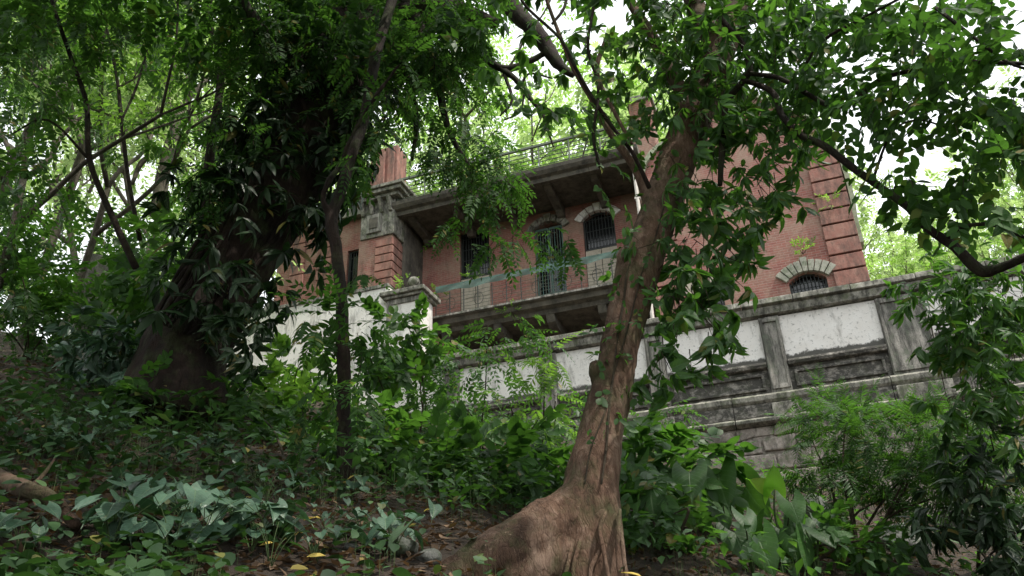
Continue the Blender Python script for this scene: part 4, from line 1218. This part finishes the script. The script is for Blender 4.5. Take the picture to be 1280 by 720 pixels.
# ------------------------------------------------------------------ background trees (prototypes, then copies)
def proto_tree(seed, hgt, leaf_shape_, style, leafm, nsp, lf, spread=.36, twin=False):
    rg = np.random.default_rng(seed)
    tb = Tubes(); ends = []

    def grow(p, d, L, r, lev):
        n = 4; pts = [p]; q = p
        for i in range(n):
            d = unit(d + rg.normal(0, .12, 3) + np.array([0, 0, .06])); q = q + d * L / n; pts.append(q)
        tb.add(pts, np.linspace(r, r * .62, n + 1), 7 if lev < 2 else 4, 2)
        if lev == 3 or r < .012:
            ends.append(q); return
        k = 3 if lev < 2 else 3
        a0 = rg.uniform(0, 6.28)
        for i in range(k):
            a = a0 + 6.28 * i / k + rg.normal(0, .3); tilt = rg.uniform(.4, .9)
            perp = unit(np.cross(d, [0.1, .3, .95])); pq = np.cross(d, perp)
            nd = unit(d * math.cos(tilt) + (perp * math.cos(a) + pq * math.sin(a)) * math.sin(tilt))
            grow(pts[-1 if i else -2], nd, L * rg.uniform(.55, .8), r * .58, lev + 1)
        if lev: ends.append(q)
    grow(np.zeros(3) - [0, 0, .3], np.array([rg.normal(0, .12), rg.normal(0, .12), 1.]), hgt * .42, hgt * .0095, 0)
    E_ = np.array(ends)
    pick = E_[rg.integers(0, len(E_), nsp)]
    off = unit(rg.normal(0, 1, (nsp, 3))) * rg.uniform(.1, 1, (nsp, 1)) ** .6 * hgt * .10
    base = pick + off
    dirs = unit(off) + rg.normal(0, .4, (nsp, 3)) + np.array([0, 0, -.25])
    fr, t0, t1 = sprays(style, base, dirs, (hgt * .025, hgt * .055), lf)
    tr = tb.mesh('trunk', M['bark_grey']); cr = leaf_mesh(fr, leaf_shape_, 'crown', leafm)
    return tr, cr


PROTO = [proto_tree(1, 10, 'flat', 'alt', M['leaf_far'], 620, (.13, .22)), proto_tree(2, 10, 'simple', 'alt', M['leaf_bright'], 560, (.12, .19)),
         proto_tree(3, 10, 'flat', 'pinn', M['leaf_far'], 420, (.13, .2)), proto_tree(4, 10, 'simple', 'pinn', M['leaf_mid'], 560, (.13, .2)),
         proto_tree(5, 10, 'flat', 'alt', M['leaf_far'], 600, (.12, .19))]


def bg_tree(k, loc, hgt, rot, label, group='trees in the woodland behind', name='woodland_tree'):
    t = thing(name, loc, label, 'tree', group)
    t.rotation_euler = (0, 0, rot); s = hgt / 10; t.scale = (s, s, s)
    for n_, me in zip(('trunk', 'crown'), PROTO[k]):
        o = bpy.data.objects.new(n_, me); COL.objects.link(o); o.parent = t
        if n_ == 'crown': o['kind'] = 'stuff'
    return t


BG = [  # proto, px, D, height, label
    (0, 60, 17, 11, 'pale green woodland tree at the far left edge beyond the grey slab'),
    (1, 150, 21, 13, 'bright green tree rising directly behind the grey slab'),
    (2, 235, 19, 12, 'light feathery tree behind the pale grey forked tree'),
    (4, 320, 26, 13, 'tall leafy tree filling the gap between slab and massive trunk'),
    (3, -40, 12, 10, 'shady tree reaching in over the left edge of the frame'),
    (0, 20, 30, 16, 'distant pale tree high on the slope at far left'),
    (1, 110, 14, 8, 'low spreading tree around the base of the forked tree'),
    (3, 20, 10.5, 7, 'dark bushy tree low at the left edge of the slope'),
    (4, 200, 36, 15, 'farthest tall tree on the hill seen through the left gap'),
    (2, 90, 24, 13, 'feathery mid distance tree above the far left slope'),
]
for k, px, D, h, lab in BG:
    p = PD(px, 300, D); p[2] = float(ground_z(p[0], p[1])) - .1
    bg_tree(k, p, h, rng.uniform(0, 6.28), lab)
BH = [(0, 12.5, 38, 7.6, 19, 'tall pale tree in the far right background'), (2, -11.5, 36, 10, 21, 'tall feathery tree far behind the corner pier'), (0, -5.0, 40, 9.5, 22, 'haze-tinted pale tree far behind the roof railing'), (4, -4.5, 30, 9.5, 13, 'haze-tinted tree showing above the middle of the roof railing'), (0, 2.5, 36, 9, 17, 'tall pale tree behind the gable of the tower'), (2, 3.9, 31, 7.6, 10, 'feathery tree glimpsed just past the curved gable'), (1, 8.8, 26, 7.6, 9, 'dense green tree in the middle of the right background'), (0, 6.2, 27.5, 7.6, 8, 'pale bushy tree between the tower and the dense green tree'), (0, -8.5, 42, 10, 30, 'tallest pale tree far behind the loggia'), (2, 5.0, 44, 8, 20, 'very tall feathery tree far behind the tower'), (4, -15.5, 32, 11, 18, 'tall tree far behind the left wing'),  # proto, X, Y, base z, height, label
    (0, -9.0, 30, 9.5, 19, 'pale tree crown rising behind the roof railing left of centre'),
    (2, -5.5, 33, 9.5, 19, 'feathery tree with washed-out leaf colour behind the middle of the loggia roof'),
    (1, -13.5, 28, 10, 19, 'green tree behind the corner pier of the mansion'),
    (4, -18.5, 25, 11.5, 13, 'leafy tree beyond the left end of the brick facade'),
    (0, -2.0, 36, 9, 18, 'distant pale tree peeping above the tower shoulder'),
    (1, 4.8, 25, 7.6, 6.0, 'sunlit bushy tree just right of the banded tower corner'),
    (4, 7.0, 23, 7.6, 5.5, 'bright low tree behind the right end of the boundary wall'),
    (0, 7.5, 34, 7.6, 12, 'pale tree behind the sunlit bushy trees on the right'),
    (2, 11.5, 29, 7.6, 14, 'feathery pale tree toward the right edge behind the wall'),
    (1, 10.2, 21, 7.6, 7.5, 'green tree at the right edge behind the wall'),
    (0, 15.5, 27, 7.6, 18, 'outermost pale tree beyond the right edge of the wall'),
    (4, 5.6, 36, 7.6, 13, 'farthest haze-tinted tree right of the tower'),
]
for k, X, Y, z, h, lab in BH: bg_tree(k, (X, Y, z), h, rng.uniform(0, 6.28), lab, 'trees behind the mansion and wall', 'garden_tree')
# unseen trees added behind and beside the viewer to shade the slope
for i, (k, X, Y, h) in enumerate([(3, -7, -3, 11), (3, -1.5, -5, 12), (1, 4.5, -5.5, 11), (3, -11, 3, 12), (1, 10.5, -1.0, 10), (3, -3, -1.5, 9)]):
    lab = ['added shade tree behind the viewer to the left', 'tall added shade tree directly behind the viewer', 'added shade tree behind the viewer to the right', 'added shade tree left of the viewer upslope', 'added shade tree right of the viewer on the slope', 'small added shade tree just behind the viewer'][i]
    bg_tree(k, (X, Y, float(ground_z(X, Y)) - .1), h, i * 1.1, lab, 'added shade trees around the viewer', 'added_shade_tree')


# ------------------------------------------------------------------ bushes
def bush(name, label, cat, foot, clumps, style='alt', leafm='leaf_mid', ln=(.2, .4), lf=(.1, .15), shape='simple', nobj=0, objshape=None, nstem=4, group=None, stemm='twig', sr=.012):
    b0 = gpt(*foot) if len(foot) == 2 else PD(*foot)
    b0[2] = float(ground_z(b0[0], b0[1])) - .05
    t = thing(name, b0, label, cat, group)
    b, d = C(clumps); fr, t0, t1 = sprays(style, b, d, ln, lf)
    for k in range(nstem):
        tgt = b[rng.integers(0, len(b))]
        s0 = b0 + np.array([rng.normal(0, .08), rng.normal(0, .08), 0]); md = (s0 * .55 + tgt * .45) + np.array([rng.normal(0, .08), rng.normal(0, .08), .12])
        tb = Tubes(); tb.add([s0, md, tgt], [sr, sr * .75, sr * .3], 6, 4); tb.obj('stem', M[stemm], t)
    if nobj:
        fr = leaf_objects('leaf', fr, objshape or [shape], M[leafm], t, nobj)
    if len(fr['p']): prop(link('foliage', leaf_mesh(fr, shape, 'foliage', M[leafm]), t), kind='stuff')
    tb = Tubes(); tb.twigs(t0, t1, .0025); tb.obj('twig', M['twig'], t, 'stuff')
    return t


# middle thicket between the trunks
bush('thicket_bush', 'bright leafy bush against the whitewashed wall left of the slim tree', 'bush', (365, 520), [(30, 375, 470, 40, 35, 10.5, .6, .3), (22, 340, 490, 30, 25, 10, .5, .3)], 'alt', 'leaf_bright', (.25, .5), (.13, .20), 'ovate', 200)
bush('thicket_bush', 'green bush right of the slim tree hiding the pedestal foot', 'bush', (520, 560), [(44, 520, 500, 50, 50, 9.5, .6, .3), (40, 490, 430, 35, 40, 9.3, .5, .3), (20, 530, 420, 30, 25, 9.5, .4, .3)], 'alt', 'leaf_mid', (.25, .45), (.11, .17), 'ovate', 200)
bush('thicket_bush', 'airy compound leaved bush below the left end of the balcony', 'bush', (600, 560), [(34, 590, 455, 55, 35, 8.6, .6, .4), (26, 640, 415, 50, 20, 8.6, .5, .5), (24, 575, 520, 60, 30, 8.4, .6, .3)], 'pinn', 'leaf_mid', (.3, .5), (.08, .12), 'simple', 0)
bush('thicket_bush', 'bright feather leaved sapling beside the leaning trunk', 'bush', (660, 590), [(14, 680, 460, 30, 25, 7.5, .3, .4), (20, 660, 510, 40, 35, 7.4, .4, .3)], 'pinn', 'leaf_bright', (.3, .45), (.09, .13), 'lance', 250)
bush('thicket_bush', 'broad leaved bush in front of the wall just left of the leaning trunk', 'bush', (640, 620), [(34, 640, 575, 60, 32, 7.0, .5, .3), (20, 590, 580, 50, 30, 7.0, .5, .3)], 'alt', 'leaf_mid', (.2, .4), (.12, .2), 'ovate', 250)
bush('thicket_bush', 'low green bush at the middle of the slope', 'bush', (520, 610), [(50, 520, 570, 60, 35, 7.2, .6, .2), (40, 470, 550, 40, 40, 7.4, .5, .2)], 'alt', 'leaf_mid', (.2, .4), (.10, .16), 'ovate', 220)
bush('thicket_bush', 'low shadowy bush behind the foot of the slim tree', 'bush', (380, 590), [(60, 380, 550, 50, 30, 8.2, .6, .2), (40, 330, 530, 40, 30, 8.6, .6, .2), (30, 420, 580, 40, 25, 7.5, .5, .2)], 'alt', 'leaf_mid', (.2, .4), (.09, .14), 'ovate', 150)
bush('thicket_bush', 'far thicket of pale leaves at the foot of the left wall', 'bush', (330, 480), [(60, 320, 490, 50, 28, 12.5, .8, .2), (40, 430, 490, 60, 30, 12.5, .8, .2)], 'alt', 'leaf_mid', (.3, .5), (.12, .18), 'simple', 0)
bush('thicket_bush', 'sparse bush before the white panels beneath the balcony', 'bush', (600, 540), [(40, 620, 515, 70, 20, 12, .8, .2), (24, 560, 495, 50, 25, 12, .8, .2), (40, 700, 520, 30, 25, 11, .6, .2)], 'alt', 'leaf_mid', (.3, .5), (.09, .14), 'simple', 0)
# left slope understory
bush('slope_bush', 'green bush on the slope in front of the grey slab', 'bush', (110, 420), [(110, 110, 390, 70, 35, 11.5, .9, .2), (60, 180, 360, 50, 40, 12, .8, .2)], 'alt', 'leaf_mid', (.3, .5), (.12, .18), 'simple')
bush('slope_bush', 'bushy growth at the far left edge of the slope', 'bush', (30, 450), [(90, 20, 370, 60, 50, 11, .9, .2), (60, 10, 290, 40, 40, 11, .8, .2)], 'pinn', 'leaf_mid', (.3, .5), (.12, .18), 'simple')
bush('slope_bush', 'leafy bush filling the hollow left of the massive trunk', 'bush', (180, 430), [(90, 200, 330, 50, 60, 10.5, .8, .2), (50, 160, 420, 40, 25, 10, .6, .2)], 'alt', 'leaf_mid', (.3, .5), (.12, .18), 'ovate', 120)
bush('slope_bush', 'dark undergrowth high on the slope behind the bushes', 'bush', (90, 400, 17), [(160, 60, 330, 110, 70, 16, 1.5, .2), (100, 190, 320, 90, 60, 16, 1.5, .2)], 'alt', 'leaf_dark', (.4, .7), (.16, .24), 'simple')
bush('slope_bush', 'haze-tinted undergrowth on the skyline beyond the left trees', 'bush', (200, 380, 24), [(200, 100, 300, 160, 80, 24, 2.5, .2), (140, 260, 300, 90, 90, 24, 2, .2)], 'alt', 'leaf_far', (.5, .9), (.2, .32), 'simple')
bush('slope_bush', 'dark low bush hugging the right foot of the massive trunk', 'bush', (285, 520), [(30, 285, 500, 30, 25, 7.5, .3, .4), (26, 170, 490, 40, 16, 7.6, .3, .2)], 'alt', 'leaf_dark', (.15, .3), (.08, .13), 'ovate', 150)
bush('slope_bush', 'glossy bush low against the left face of the massive trunk', 'bush', (150, 480), [(40, 150, 450, 40, 20, 8.4, .4, .3), (30, 120, 430, 40, 20, 8.6, .5, .3)], 'whorl', 'leaf_ground', (.15, .3), (.14, .2), 'lance', 200)
# right side
bush('feathery_shrub', 'fine feathery shrub spreading in front of the wall at lower right', 'shrub', (1060, 700), [(150, 1080, 540, 80, 40, 7.6, .6, .1), (140, 1180, 555, 70, 45, 7.4, .6, .1), (70, 1040, 600, 50, 30, 7.4, .5, .1), (110, 1140, 605, 70, 30, 7.3, .5, .1), (50, 1030, 520, 50, 25, 7.6, .4, .1), (60, 1240, 600, 40, 30, 7.2, .4, .1)], 'fern', 'leaf_mid', (.22, .42), (.07, .11), 'narrow', 0, nstem=9, sr=.014)
bush('narrow_leaved_shrub', 'narrow leaved shrub covering the right end of the wall', 'shrub', (1200, 600), [(60, 1190, 400, 40, 60, 6.4, .4, .5), (90, 1240, 420, 45, 75, 6.3, .4, .5), (36, 1170, 360, 30, 35, 6.5, .3, .4), (40, 1255, 350, 30, 30, 6.3, .3, .4), (50, 1230, 500, 50, 45, 6.2, .4, .5)], 'whorl', 'leaf_mid', (.12, .26), (.09, .14), 'lance', 300, nstem=8)
bush('dark_shrub', 'dark drooping shrub in the bottom right corner', 'shrub', (1240, 715), [(50, 1240, 590, 45, 50, 6.4, .4, .7), (40, 1200, 640, 50, 30, 6.4, .4, .7), (36, 1270, 660, 30, 40, 6.2, .3, .7)], 'whorl', 'leaf_vine', (.12, .26), (.10, .16), 'lance', 250, nstem=7)
bush('dark_shrub', 'low dark shrub with thin stems right of centre at the bottom', 'shrub', (1000, 710), [(36, 1010, 670, 60, 25, 6.6, .5, .4), (30, 930, 690, 50, 25, 6.4, .5, .4), (30, 1090, 680, 40, 25, 6.6, .4, .4)], 'alt', 'leaf_mid', (.14, .3), (.07, .12), 'ovate', 250)
bush('dark_shrub', 'small shrub tucked against the right side of the leaning trunk', 'shrub', (830, 690), [(30, 830, 640, 45, 30, 5.8, .4, .4), (20, 800, 600, 30, 30, 5.8, .4, .4)], 'alt', 'leaf_mid', (.14, .3), (.08, .13), 'ovate', 250)
bush('wall_creeper', 'creeper of small leaves rooted on the wall ledge by the white panel', 'plant', (840, 560), [(30, 830, 520, 40, 25, 13, .5, .4), (26, 740, 530, 35, 25, 12.5, .5, .4)], 'alt', 'leaf_mid', (.2, .35), (.09, .13), 'simple')
bush('broad_shrub', 'broad leaved shrub beneath the wall right of the leaning trunk', 'shrub', (820, 650), [(24, 810, 560, 30, 35, 6.8, .4, .4), (30, 850, 580, 50, 30, 6.8, .4, .4)], 'alt', 'leaf_mid', (.2, .35), (.13, .2), 'ovate', 200)
# weeds on the balcony and the cornices
for (px, py, Y, lab) in [(548, 372, 20.3, 'weed clump sprouting at the left end of the balcony'), (505, 358, 19.3, 'weed growing out of the pedestal cap'), (1004, 318, 19.95, 'weed tuft on top of the arched tower window'), (1040, 262, 19.9, 'sunlit weed rooted in the banded tower corner'), (590, 350, 20.4, 'weed behind the balcony railing'), (640, 395, 20.1, 'weed hanging below the balcony slab')]:
    d_ = ray(px, py); c = EYE + d_ * Y / d_[1]
    t = thing('weed', c - [0, 0, .05], lab, 'plant')
    b, dd = clump_w(14, c + [0, 0, .18], (.22, .12, .16), -.4)
    fr, t0, t1 = sprays('alt', b, dd, (.12, .3), (.06, .12))
    prop(link('foliage', leaf_mesh(fr, 'simple', 'foliage', M['leaf_bright']), t), kind='stuff')
    tb = Tubes(); tb.twigs(np.repeat([c], len(t0), 0), t0, .005); tb.obj('stem', M['twig'], t, 'stuff')


# ------------------------------------------------------------------ single plants with big leaves
def rosette(name, label, p, n, lf, shape, leafm, hgt, cat='plant', group=None, spread=1.0, face=None, petr=.004, tilt=(-.5, .1), fs=.8):
    t = thing(name, p, label, cat, group)
    a0 = rng.uniform(0, 6.28); P = []; X = []; Z = []; S = []
    for i in range(n):
        a = a0 + 2.4 * i + rng.normal(0, .25)
        h = hgt * rng.uniform(.45, 1.0); r = spread * h * rng.uniform(.35, .9)
        q = np.array([math.cos(a) * r, math.sin(a) * r, h])
        if face is not None: a = face + rng.normal(0, fs) if rng.uniform() < .75 else a
        x = np.array([math.cos(a), math.sin(a), rng.uniform(*tilt)])
        P.append(p + q); X.append(x); Z.append([rng.normal(0, .25), rng.normal(0, .25), 1]); S.append(lf * rng.uniform(.6, 1.1))
        tb = Tubes(); tb.add([p, p + q * [.35, .35, .6], p + q], [petr, petr * .8, petr * .5], 5, 3); tb.obj('petiole', M['stem_green'], t)
    leaf_objects('leaf', frames(np.array(P), np.array(X), np.array(Z), np.array(S)), shape, M[leafm], t, 300)
    return t


toC = math.atan2(EYE[1] - 3, EYE[0] + 1.5)
AL = [((905, 640), 6.8, .36, .55, 'elephant ear plant with drooping dark leaves in front of the wall ledge', 'leaf_mid'), ((980, 665), 6.4, .26, .35, 'elephant ear plant around the single bright leaf', 'leaf_mid'),
      ((850, 665), 5.9, .28, .42, 'elephant ear plant close behind the leaning trunk on its right', 'leaf_mid'), ((940, 710), 5.7, .26, .34, 'elephant ear plant low among the dark shrubs', 'leaf_mid'),
      ((1020, 700), 6.2, .28, .38, 'elephant ear plant beneath the feathery shrub', 'leaf_mid'), ((690, 590), 7.5, .34, .5, 'elephant ear plant half hidden left of the leaning trunk', 'leaf_mid'), ((600, 600), 7.5, .28, .4, 'elephant ear plant in the middle thicket', 'leaf_mid'),
      ((800, 610), 6.4, .30, .5, 'elephant ear plant peeping out between trunk and wall', 'leaf_mid')]
for (px, py), D, lf, hg, lab, lm in AL:
    p = PD(px, py, D); p[2] = float(ground_z(p[0], p[1])) if abs(float(ground_z(p[0], p[1])) - p[2]) < hg else p[2] - hg * .5
    rosette('elephant_ear', lab, p, 5, lf, ['ear', 'ear2'], lm, hg + .1, 'plant', None, .7, toC, .008, (-1.9, -.6), .45)
# the bright leaf, its backlight put into the leaf colour
p = PD(968, 612, 6.4); t = thing('elephant_ear', [p[0], p[1], p[2] - .5], 'single bright green upright leaf with painted backlight in front of the stone wall', 'plant')
tb = Tubes(); tb.add([p - [0, 0, .5], p - [.03, 0, .2], p], [.01, .009, .006], 6, 3); tb.obj('petiole', M['stem_green'], t)
leaf_objects('leaf', frames(np.array([p, p + [-.05, 0, .02]]), np.array([RT * .05 + UP, -RT * .9 + UP * .45]), np.array([-FW, -FW]) + [0, 0, .3], np.array([.21, .16])), ['ear'], M['leaf_glow'], t)

# foreground herbs: near ones singled out by their neighbours, the rest alike
HB = [((160, 560), 'glossy herb alone on bare litter at the left', .13), ((60, 575), 'pale broad leaved herb near the left edge', .12), ((210, 590), 'cluster of pale green leaves in the left foreground', .13), ((270, 575), 'pointed leaved herb above the foreground cluster', .12),
      ((150, 640), 'silvery leaved herb beside the fallen branch', .14), ((230, 650), 'broad silvery leaves in the lower left foreground', .14), ((135, 705), 'crinkled bluish leaf at the bottom left', .16), ((250, 700), 'wide heart shaped leaves at the bottom edge left of centre', .16),
      ((320, 620), 'pale herb with cupped leaves in the left foreground', .14), ((450, 665), 'small light green herb with oval leaves near the yellow leaves', .09), ((490, 700), 'striped drooping leaves at the bottom beside the buttress root', .14), ((210, 715), 'large dull green leaf touching the bottom edge', .17),
      ((400, 620), 'herb with thin pointed leaves below the slim tree', .11), ((20, 700), 'narrow leaved herb below the fallen branch', .10), ((340, 690), 'low herb behind the curled yellow leaf', .12), ((780, 680), 'sprig of small leaves on the foot of the leaning tree', .08)]
for i, (q, lab, lf) in enumerate(HB):
    p = gpt(*q); lf *= 1.02
    rosette('herb', lab, p, 7, lf, ['heart', 'heart2', 'heart3'], 'leaf_ground', .24 * lf / .13, 'plant', None, 1.1, toC, .0028, (-1.0, -.25), .7)
LM = [(45, 660, 'the fallen branch'), (580, 690, 'the buttress root'), (432, 600, 'the foot of the slim tree'), (240, 510, 'the massive trunk'), (352, 692, 'the cream fallen leaf'), (385, 662, 'the curled yellow leaf'),
      (500, 695, 'the pale stone'), (210, 590, 'the cluster of pale leaves'), (230, 650, 'the broad silvery leaves'), (110, 700, 'the crinkled bluish leaf'), (60, 575, 'the pale herb by the left edge'), (320, 620, 'the herb with cupped leaves'), (530, 638, 'the tan dry leaf')]
NUM = {4: 'four', 5: 'five', 6: 'six', 7: 'seven', 8: 'eight'}
k = 0; seen = set()
while k < 84:
    x, y = rng.uniform(-20, 640), rng.uniform(515, 725)
    if (x > 520 and y > 620) or (x < 105 and y > 585): continue
    if rng.uniform() > (1.25 - x / 620): continue
    nl = int(rng.integers(4, 9)); lf = rng.uniform(.06, .10) if rng.uniform() < .5 else rng.uniform(.11, .19)
    lx, ly, ln_ = min(LM, key=lambda q: (q[0] - x) ** 2 + (q[1] - y) ** 2)
    far = math.hypot(lx - x, ly - y) > 55
    side_ = ('right of' if x > lx else 'left of') if abs(x - lx) > abs(y - ly) else ('below' if y > ly else 'above')
    lab = '%s %s-leaved herb %s %s %s' % ('small' if lf < .1 else 'broad' if lf > .145 else 'middling', NUM[nl], 'some way' if far else 'close', side_, ln_)
    if lab in seen: continue
    seen.add(lab); k += 1
    p = gpt(x, y, 2.0)
    rosette('herb', lab, p, nl, lf, ['heart', 'heart2', 'heart3', 'ovate'], 'leaf_ground', rng.uniform(.12, .26), 'plant', 'low herbs in the leaf litter', 1.2, toC if k % 3 else None, .0026, (-.8, 0))

# ------------------------------------------------------------------ ground cover and litter (nobody could count these)
def scatter(n, pxr, pyr, dmax=40):
    x = rng.uniform(*pxr, n); y = rng.uniform(*pyr, n)
    out = []
    Ds = np.linspace(2.0, dmax, 260)
    for a, b in zip(x, y):
        p = EYE + ray(a, b)[None] * (Ds / np.hypot(*ray(a, b)[:2]))[:, None]
        bl = p[:, 2] < ground_z(p[:, 0], p[:, 1])
        if bl.any(): out.append(p[np.argmax(bl)])
    out = np.array(out); out[:, :2] += rng.normal(0, .06, (len(out), 2)); out[:, 2] = ground_z(out[:, 0], out[:, 1])
    return out


def cover(n, D0, D1, az=(-.75, .75)):
    D = D0 * (D1 / D0) ** rng.uniform(0, 1, n); a = rng.uniform(*az, n)
    u = D * np.sin(a); v = D * np.cos(a)
    X = u * ca - v * sa; Y = u * sa + v * ca
    ok = ~((Y > 16.7) & (X > -9.6)) & ~((Y > 18.8) & (X > -16.5))
    X, Y = X[ok], Y[ok]
    return np.stack([X, Y, ground_z(X, Y)], -1)


p = cover(30000, 1.6, 12, (-.85, .85))
n = len(p); az = rng.uniform(0, 6.28, n)
fr = frames(p + np.stack([np.zeros(n), np.zeros(n), rng.uniform(.003, .03, n)], -1), np.stack([np.cos(az), np.sin(az), rng.normal(0, .3, n)], -1), np.stack([rng.normal(0, .4, n), rng.normal(0, .4, n), np.ones(n)], -1), rng.uniform(.03, .085, n))
prop(link('fallen_leaves', leaf_mesh(fr, 'flat', 'fallen_leaves', M['leaf_dry'])), 'brown dead leaves littering the whole forest slope', 'leaf litter', kind='stuff')
tb = Tubes(); p = cover(1800, 1.8, 9); az = rng.uniform(0, 6.28, len(p)); L = rng.uniform(.05, .3, len(p))
tb.twigs(p + [0, 0, .01], p + np.stack([np.cos(az) * L, np.sin(az) * L, rng.uniform(-.02, .06, len(p))], -1), .0035)
tb.obj('fallen_twigs', M['twig'], None, 'stuff')['label'] = 'thin dead twigs strewn through the leaf litter'
bpy.data.objects['fallen_twigs']['category'] = 'twigs'


def cover_obj(name, label, n, D0, D1, az, lf, hgt, mat, shape='ovate', patch=.45):
    p = cover(n, D0, D1, az)
    den = fbm(p[:, 0], p[:, 1], 4, 1.1, 5) + rng.normal(0, .35, len(p))
    p = p[den > patch - .5]
    n = len(p); az_ = rng.uniform(0, 6.28, n); face = rng.uniform(0, 1, n) < .5
    az_ = np.where(face, toC + rng.normal(0, .7, n), az_)
    z = rng.uniform(.2, 1, n) * hgt
    fr = frames(p + np.stack([np.zeros(n), np.zeros(n), z], -1), np.stack([np.cos(az_), np.sin(az_), rng.uniform(-.7, .2, n)], -1), np.stack([rng.normal(0, .35, n), rng.normal(0, .35, n), np.ones(n)], -1), rng.uniform(*lf, n))
    o = prop(link(name, leaf_mesh(fr, shape, name, M[mat])), label, 'ground cover', kind='stuff')
    tb = Tubes(); q = rng.uniform(0, 1, n) < .6
    tb.twigs(p[q], fr['p'][q], .0018)
    prop(link('stems', tb.mesh('stems', M['stem_green']), o, False), kind='stuff')


cover_obj('ground_cover', 'patchy low ground cover of small leaves over the left slope', 13000, 2.2, 13, (-.85, .15), (.03, .10), .18, 'leaf_low', 'ovate', .62)
cover_obj('creeping_plants', 'denser creeping plants higher up the slope under the trees', 11000, 5.5, 24, (-.85, .1), (.06, .16), .45, 'leaf_low', 'simple', .35)
cover_obj('shaded_plants', 'dim low plants along the foot of the stone wall', 7000, 5, 16, (-.1, .8), (.07, .14), .35, 'leaf_mid', 'simple', .25)


# ------------------------------------------------------------------ rocks, fallen branch, yellow leaves, grey slab
def rock(label, p, s, seed, mat='rock', name='rock'):
    rg = np.random.default_rng(seed)
    bm_ = bpy.data.meshes.new(name)
    import bmesh
    bm = bmesh.new(); bmesh.ops.create_icosphere(bm, subdivisions=4, radius=1)
    pl = unit(rg.normal(0, 1, (9, 3))); of = rg.uniform(.55, .85, 9)
    for v in bm.verts:
        c = np.array(v.co)
        for a, b in zip(pl, of):
            dd = c @ a
            if dd > b: c = c - a * (dd - b) * .92
        c = c * (1 + .05 * noise.fractal(tuple(c * 2.5 + seed), .8, 2.1, 4))
        v.co = Vector(c * s)
    bm.to_mesh(bm_); bm.free(); bm_.materials.append(M[mat])
    bm_.polygons.foreach_set('use_smooth', np.ones(len(bm_.polygons), dtype=bool))
    o = link(name, bm_); o.location = tuple(p); o.rotation_euler = (0, 0, rg.uniform(0, 6))
    return prop(o, label, 'rock')


for (px, py, s, lab) in [(500, 695, (.13, .10, .07), 'pale stone lying left of the buttress root'), (535, 705, (.07, .06, .05), 'small stone touching the tip of the buttress root'), (355, 522, (.28, .2, .09), 'flat bluish stone in the gap right of the massive trunk'),
                         (90, 420, (.3, .25, .12), 'flat stone half buried under the left bushes'), (1195, 668, (.45, .3, .32), 'bluish boulder behind the dark corner shrub'), (1265, 640, (.35, .3, .25), 'grey boulder at the right edge'), (1130, 690, (.3, .25, .2), 'rounded stone right of the thin stems'),
                         (1020, 655, (.2, .15, .22), 'upright squarish stone under the feathery shrub'), (440, 690, (.05, .04, .03), 'small pebble near the bottom centre left')]:
    p = gpt(px, py, 2); rock(lab, p + [0, 0, s[2] * .35], s, px)
SB = MB().box(-.75, .75, -.3, .3, 0, 1.9, .16)
p = PD(135, 365, 14); p[2] = float(ground_z(p[0], p[1])) - .3
slab = SB.obj('concrete_slab', M['stone'], None, .04); slab.location = tuple(p); slab.rotation_euler = (.15, .22, .3)
slab.scale = (.62, .7, 1.05)
prop(slab, 'tilted grey concrete slab standing among the trees on the left slope', 'slab')
fb = [gpt(-30, 610, 2), gpt(20, 640, 2), gpt(55, 662, 2), gpt(88, 695, 2)]
fbt = thing('fallen_branch', fb[1], 'broken brown branch lying in the leaf litter at the left edge', 'branch')
tb = Tubes(); tb.add([q + [0, 0, .10] for q in fb], [.045, .04, .032, .022], 12, 6, .15); tb.obj('limb', M['bark_brown'], fbt)
tb = Tubes(); tb.add([fb[1] + [0, 0, .05], fb[1] + [.05, .05, .16], fb[1] + [.02, .12, .26]], [.014, .01, .005], 7, 4); tb.obj('side_twig', M['bark_brown'], fbt)
for (px, py, s, lab) in [(385, 662, .085, 'curled yellow leaf standing up in the litter'), (352, 692, .10, 'pale cream fallen leaf right of the brown one'), (322, 698, .07, 'brownish yellow leaf left of the cream leaf'), (382, 714, .085, 'bright yellow fallen leaf at the bottom edge'),
                         (776, 708, .11, 'large yellow leaf at the right foot of the leaning tree'), (530, 638, .07, 'tan dry leaf hanging left above the buttress root')]:
    p = gpt(px, py, 2) + [0, 0, .05]
    if px == 776: p = PD(776, 716, 4.1)
    if px == 530: p = PD(530, 640, 4.4)
    me = mesh('yellow_leaf', SHAPE['heart2' if px % 2 else 'ovate'][0] * s, SHAPE['heart2' if px % 2 else 'ovate'][1], M['leaf_yellow'], True)
    o = link('yellow_leaf', me); o.location = tuple(p); o.rotation_euler = (rng.uniform(.1, .6), rng.uniform(-.5, .2), rng.uniform(-.6, .6)); prop(o, lab, 'fallen leaf')
